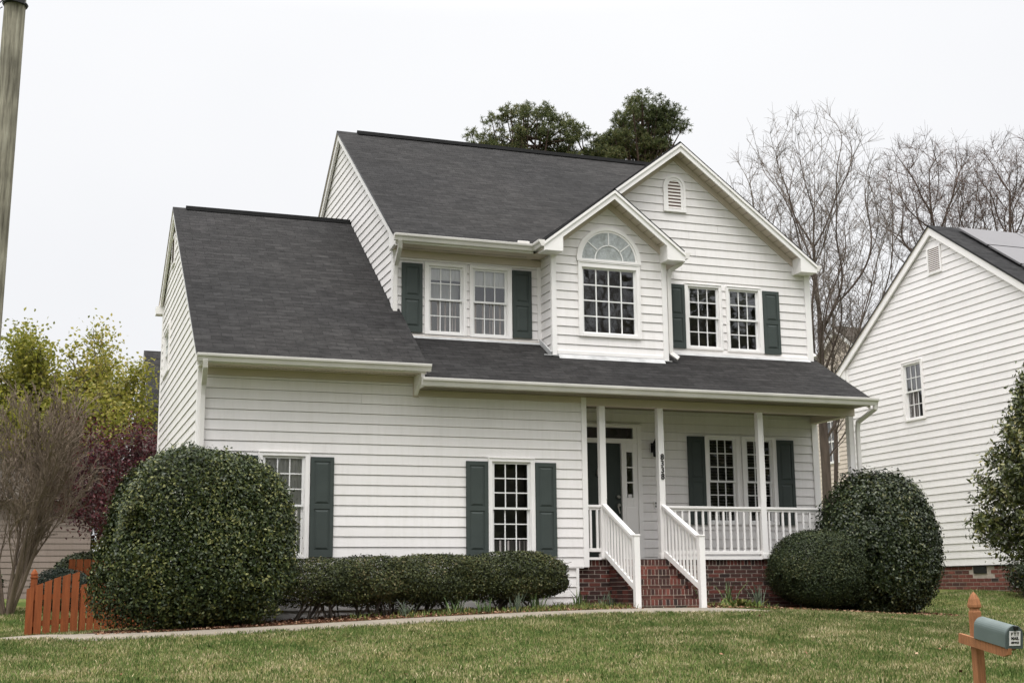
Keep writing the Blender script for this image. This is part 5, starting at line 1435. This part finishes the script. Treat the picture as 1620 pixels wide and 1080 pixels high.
# all local, then rotated about z a little
def rotp(p, ang=math.radians(-5)):
    c, s_ = math.cos(ang), math.sin(ang); x, y, z = p; return (mx+c*(x)-s_*(y), my+s_*x+c*y, z)
def tmb(mb):
    mb.v = [rotp(p) for p in mb.v]; return mb
mb = MB(); hw = .040
mb.box(-hw, hw, -hw, hw, gzm-.1, -.735)
def sq(r, z): return [(-r, -r, z), (r, -r, z), (r, r, z), (-r, r, z)]
prof = [(.040, -.735), (.032, -.718), (.032, -.703), (.043, -.692), (.044, -.672), (.035, -.620), (.018, -.577), (.002, -.552)]
for (r0, z0), (r1, z1) in zip(prof, prof[1:]):
    A = sq(r0, z0); B_ = sq(r1, z1)
    for k in range(4): mb.quad(A[k], A[(k+1) % 4], B_[(k+1) % 4], B_[k])
tmb(mb).build('post', M['mail_wood'], t)
# the arm and the box on it sag towards the street
AZ = -.995; TL = math.radians(-8.5)
def tl(p):
    x, y, z = p; z -= AZ; c, s_ = math.cos(TL), math.sin(TL); return (x, c*y+s_*z, AZ-s_*y+c*z)
def tmb2(mb):
    mb.v = [rotp(tl(p)) for p in mb.v]; return mb
mb = MB(); mb.prism([(-.079, .17, AZ+.042), (-.079, .17, AZ-.042), (-.079, -.50, AZ-.042), (-.079, -.57, AZ-.012), (-.079, -.57, AZ+.042)], (.038, 0, 0))
mb.box(-.0405, .05, -.50, -.045, AZ+.012, AZ+.0415)
tmb2(mb).build('arm', M['mail_wood'], t)
def arch2(cx, hw, zb, hs, n=14): return [(cx-hw, zb)]+[(cx-hw*math.cos(PI*i/n), zb+hs+hw*math.sin(PI*i/n)) for i in range(n+1)]+[(cx+hw, zb)]
CXB = -.012
pr = arch2(CXB, .080, AZ+.043, .115)
mb = MB(); mb.prism([(x, -.085, z) for x, z in pr], (0, -.465, 0)); tmb2(mb); bx_ = mb.build('box', M['mail_green'], t, bevel=.003)
pr2 = arch2(CXB, .086, AZ+.037, .118)
mb = MB(); mb.prism([(x, -.5515, z) for x, z in pr2], (0, -.018, 0)); tmb2(mb)
dm = mb.build('box_door', M['mail_door'], bx_, bevel=.003)
mb = MB(); mb.box(CXB-.015, CXB+.015, -.60, -.5700, AZ+.205, AZ+.235); tmb2(mb); mb.build('latch', M['black'], dm)
mb = MB(); mb.box(CXB-.055, CXB+.055, -.5735, -.5700, AZ+.066, AZ+.190); tmb2(mb); sk = mb.build('sticker', M['paper'], dm)
R3 = Matrix.Rotation(math.radians(-5), 3, 'Z')
for s_, z, sz in (('P Y T', .166, .036), ('MAIL', .128, .036), ('SERVICE', .092, .021)):
    a0 = Vector(rotp(tl((CXB, -.5750, AZ+z)))); a1 = Vector(rotp(tl((CXB, -.5750, AZ+z+.1))))
    textmesh(s_, sz, 'lettering', M['black'], sk, tuple(a0), tuple(R3 @ Vector((1, 0, 0))), tuple(a1-a0), .0008, bold=.0012)

# ------------------------------------------------------------------ grass, litter and bulbs
def inside_walk(x, y):
    L = np.array(WALK_N); R = np.array(WALK_F); poly = np.concatenate([L, R[::-1]])
    return pip(x, y, poly)
def pip(x, y, poly):
    c = np.zeros(len(x), bool); j = len(poly)-1
    for i in range(len(poly)):
        xi, yi = poly[i]; xj, yj = poly[j]
        m = ((yi > y) != (yj > y)) & (x < (xj-xi)*(y-yi)/(yj-yi+1e-12)+xi); c ^= m; j = i
    return c
BED1 = np.array([(-1.62, -.4), (-.6, -1.46), (.7, -1.49), (4.4, -1.47), (5.6, -1.37), (6.86, -1.12), (6.86, 1), (-1.3, 1)])
BED2 = np.array([(7.9, -1.1), (8.6, -1.0), (9.8, -.95), (11, -1.05), (12.1, -1.25), (13.0, -1.2), (13.1, .3), (7.9, .3)])
CX, CY = -2.155, -20.347
def blades(n, seed, x0, x1, y0, y1, hmin, hmax, w, prob=None):
    rng = np.random.default_rng(seed)
    x = rng.uniform(x0, x1, n); y = rng.uniform(y0, y1, n)
    az = np.arctan2(x-CX, y-CY); k = (az > -.06) & (az < .76)
    x, y = x[k], y[k]
    k = ~(inside_walk(x, y) | pip(x, y, BED1) | pip(x, y, BED2) | ((x > 0) & (x < 11.8) & (y > 0) & (y < 11)) | ((x > 16.95) & (y > .2))) 
    x, y = x[k], y[k]; n = len(x)
    z = gz(x, y); h = rng.uniform(hmin, hmax, n); a = rng.uniform(0, 2*PI, n); l = rng.uniform(0, .7, n)*h
    dx, dy = np.cos(a), np.sin(a); b = rng.uniform(0, 2*PI, n); bx, by = np.cos(b)*w*.5, np.sin(b)*w*.5
    V = np.stack([np.stack([x-bx, y-by, z-.004], 1), np.stack([x+bx, y+by, z-.004], 1), np.stack([x+dx*l, y+dy*l, z+h], 1)], 1).reshape(-1, 3)
    return V
M['grass'] = mat_island('grass_blade', [(0, (.050, .088, .020)), (.34, (.088, .132, .032)), (.55, (.135, .165, .048)), (.70, (.21, .20, .085)), (.88, (.34, .285, .15)), (1, (.46, .39, .24))], .7, .15, (1.3, .30))
V = np.concatenate([blades(330000, 1, -3.2, 12.5, -11.5, -1.0, .018, .045, .012), blades(170000, 2, 5, 17.2, -10.5, 3.5, .02, .05, .014), blades(60000, 3, -6, 0, -2, 9, .02, .06, .014)])
g = fastmesh('grass', V, np.arange(len(V)).reshape(-1, 3), M['grass'], loc=(4, -5, -1.2)); tag(g, 'short patchy green and straw-coloured lawn grass', 'grass', kind='stuff')
# taller edge tufts along the walk and bed
def tufts(name, label, spots, n, h, w, mat, rad, seed, lean=.5):
    rng = np.random.default_rng(seed); V = []
    for (x, y) in spots:
        xx = x+rng.normal(0, rad, n); yy = y+rng.normal(0, rad*.6, n); z = gz(xx, yy); hh = rng.uniform(h*.5, h, n); a = rng.uniform(0, 2*PI, n); l = rng.uniform(0, lean, n)*hh; b = rng.uniform(0, PI, n)
        bx, by = np.cos(b)*w*.5, np.sin(b)*w*.5; dx, dy = np.cos(a)*l, np.sin(a)*l
        q = [np.stack([xx-bx, yy-by, z-.01], 1), np.stack([xx+bx, yy+by, z-.01], 1), np.stack([xx+bx+dx*.45, yy+by+dy*.45, z+hh*.6], 1), np.stack([xx-bx+dx*.45, yy-by+dy*.45, z+hh*.6], 1)]
        t_ = [np.stack([xx-bx+dx*.45, yy-by+dy*.45, z+hh*.6], 1), np.stack([xx+bx+dx*.45, yy+by+dy*.45, z+hh*.6], 1), np.stack([xx+dx+bx*.2, yy+dy+by*.2, z+hh], 1), np.stack([xx+dx-bx*.2, yy+dy-by*.2, z+hh], 1)]
        V.append(np.stack(q, 1).reshape(-1, 3)); V.append(np.stack(t_, 1).reshape(-1, 3))
    V = np.concatenate(V); return fastmesh(name, V, np.arange(len(V)).reshape(-1, 4), mat)
M['weeds'] = mat_island('bed_weeds', [(0, (.05, .09, .02)), (.5, (.10, .14, .03)), (.8, (.20, .19, .05)), (1, (.30, .24, .12))], .6, .2)
rr = random.Random(3)
sp_ = [(rr.uniform(2.2, 6.7), rr.uniform(-1.35, -.95)) for _ in range(90)]+[(rr.uniform(8.0, 9.6), rr.uniform(-.9, -.1)) for _ in range(22)]+[(rr.uniform(5.6, 6.75), rr.uniform(-1.0, -.1)) for _ in range(40)]
o = tufts('weeds', '', sp_, 9, .12, .012, M['weeds'], .07, 4, .9); tag(o, 'sparse weeds and grass growing in the mulch beds', 'weeds', kind='stuff')
sp_ = [(rr.uniform(-3, 13), rr.uniform(-10.5, -2.4)) for _ in range(520)]
o = tufts('grass', '', sp_, 16, .075, .012, M['grass'], .075, 16, .9); tag(o, 'scattered longer tufts in the lawn', 'grass', kind='stuff')
# edging tufts along lawn/walk border
sp_ = []
Wn = np.array(WALK_N)
for i in range(420):
    t_ = rr.random()*(len(Wn)-1.001); k = int(t_); p = Wn[k]*(1-(t_-k))+Wn[k+1]*(t_-k); sp_.append((p[0], p[1]-.02+rr.uniform(-.06, .05)))
for i in range(120):
    x = rr.uniform(8.4, 13.0); sp_.append((x, np.interp(x, [7.9, 8.6, 9.8, 11, 12.1, 13], [-1.1, -1., -.95, -1.05, -1.25, -1.2])-.02))
o = tufts('grass', '', sp_, 8, .06, .011, M['grass'], .05, 6, .9); tag(o, 'longer grass fringe along the concrete walk', 'grass', kind='stuff')
# daffodil / bulb clumps
M['bulb'] = mat_island('bulb_leaf', [(0, (.045, .085, .035)), (.6, (.09, .14, .05)), (1, (.17, .22, .07))], .45, .35)
M['bulb_dry'] = mat_island('bulb_leaf_blue', [(0, (.06, .08, .055)), (1, (.14, .17, .11))], .5, .3)
bl = [((3.02, -1.12), .34, 'strappy bulb clump at the front of the hedge gap'), ((3.75, -1.15), .36, 'strappy bulb clump in front of the middle hedge bush'), ((4.20, -1.22), .30, 'spiky bulb clump left of the hedge end bush'), ((4.75, -1.20), .40, 'tall bulb clump in front of the hedge end bush'), ((5.05, -1.24), .36, 'upright bulb clump before the hedge end bush, nearest the walk'), ((6.02, -.55), .38, 'bulb clump at the wing corner by the brick base'), ((6.52, -.60), .36, 'bulb clump close beside the left newel post'), ((8.35, -.35), .50, 'tall dark bulb clump right of the steps'), ((8.85, -.40), .55, 'tall dark bulb clump midway along the porch brick'), ((9.45, -.35), .55, 'tall dark bulb clump next to the low rounded shrub')]
for i, ((x, y), h, lab) in enumerate(bl):
    o = tufts('bulb_plant', '', [(x, y)], 20, h*.85, .017, M['bulb'] if i % 3 else M['bulb_dry'], .055, 20+i, .75); tag(o, lab, 'plant', 'bulb clumps in the beds')
o = tufts('leafy_plant', '', [(8.75, -.80), (8.85, -.78), (9.0, -.82)], 40, .17, .05, M['weeds'], .09, 50, 1.2); tag(o, 'bright green broad-leaved plant in the bed right of the steps', 'plant')
# dry leaf litter
def litter(n, seed, region, size, mat, name, label, zoff=.02):
    rng = np.random.default_rng(seed); x = rng.uniform(region[0], region[1], n); y = rng.uniform(region[2], region[3], n)
    P = np.stack([x, y, gz(x, y)+zoff+rng.random(n)*.02], 1); D = rdirs(n, rng)*.5+np.array([0, 0, 1.]); D /= np.linalg.norm(D, axis=1)[:, None]
    V, F = leaf_cloud(P, D, size, .6, rng=rng); o = fastmesh(name, V, F, mat); tag(o, label, 'leaves', kind='stuff')
M['litter'] = mat_island('dry_leaf', [(0, (.06, .025, .015)), (.4, (.16, .07, .04)), (.75, (.28, .15, .09)), (1, (.42, .30, .20))], .8, .15)
litter(1500, 1, (8.0, 13.0, -1.25, -.1), .065, M['litter'], 'leaf_litter', 'dry brown leaves on the bed right of the steps')
litter(5200, 2, (-1.4, 6.8, -1.42, -.1), .035, M['litter'], 'leaf_litter', 'brown bark mulch chips along the wing')
litter(60, 3, (-3, 12, -11, -2.5), .05, M['litter'], 'leaf_litter', 'few dry leaves scattered over the lawn', .035)

# ------------------------------------------------------------------ camera
cam = bpy.data.cameras.new('camera'); co = bpy.data.objects.new('camera', cam); COL.objects.link(co)
yaw, pit, rol = .3439, .1881, -.0098
cy, sy, cp, sp = math.cos(yaw), math.sin(yaw), math.cos(pit), math.sin(pit)
fw = Vector((sy*cp, cy*cp, sp)); rt = Vector((cy, -sy, 0)); up = rt.cross(fw)
r_ = rt*math.cos(rol)+up*math.sin(rol); u_ = -rt*math.sin(rol)+up*math.cos(rol)
Mx = Matrix((r_, u_, -fw)).transposed().to_4x4(); Mx.translation = Vector((-2.1548, -20.3474, -.4974))
co.matrix_world = Mx; cam.sensor_width = 36; cam.lens = 2064.29/1620*36; cam.clip_end = 2000; cam.clip_start = .05
S.camera = co

# ------------------------------------------------------------------ light
w = bpy.data.worlds.new('World'); S.world = w; w.use_nodes = True; nt = w.node_tree; bg = nt.nodes['Background']
SUN_EL, SUN_AZ = math.radians(66), math.radians(-28)   # azimuth of the sun, from -y towards -x
sky = N(nt, 'ShaderNodeTexSky', sky_type='NISHITA'); sky.sun_disc = False; sky.sun_elevation = SUN_EL; sky.sun_rotation = PI+math.radians(28)
hs = N(nt, 'ShaderNodeHueSaturation'); hs.inputs['Saturation'].default_value = .12; nt.links.new(sky.outputs[0], hs.inputs['Color'])
tc = N(nt, 'ShaderNodeTexCoord'); sx_ = N(nt, 'ShaderNodeSeparateXYZ'); nt.links.new(tc.outputs['Generated'], sx_.inputs[0])
cl = noise(nt, 2.2, 4, tc.outputs['Generated'], .5)
rz = ramp(nt, [(0, (.625, .630, .645)), (.12, (.64, .646, .662)), (.42, (.70, .705, .72)), (.6, (1.35, 1.35, 1.37)), (1, (2.9, 2.87, 2.85))]); nt.links.new(sx_.outputs[2], rz.inputs[0])
rc = ramp(nt, [(.3, (.955, .957, .965)), (.7, (1.03, 1.028, 1.022))]); nt.links.new(cl.outputs[0], rc.inputs[0])
cc = mixc(nt, 1., rz.outputs[0], rc.outputs[0], 'MULTIPLY')
sc_ = mixc(nt, 1., cc, (10., 10., 10.), 'MULTIPLY')
mixed = mixc(nt, .93, hs.outputs[0], sc_)
nt.links.new(mixed, bg.inputs[0]); bg.inputs[1].default_value = .10
sun = bpy.data.lights.new('sun', 'SUN'); so = bpy.data.objects.new('sun', sun); COL.objects.link(so)
sun.energy = 1.5; sun.angle = math.radians(30); sun.color = (1, .985, .96)
dvec = Vector((math.sin(SUN_AZ)*math.cos(SUN_EL), -math.cos(SUN_AZ)*math.cos(SUN_EL), math.sin(SUN_EL)))  # towards the sun
so.rotation_euler = dvec.to_track_quat('Z', 'Y').to_euler()
S.view_settings.view_transform = 'Standard'; S.view_settings.look = 'None'; S.view_settings.exposure = .53; S.view_settings.gamma = 1
for o in bpy.data.objects:
    if '_w' in o: del o['_w']
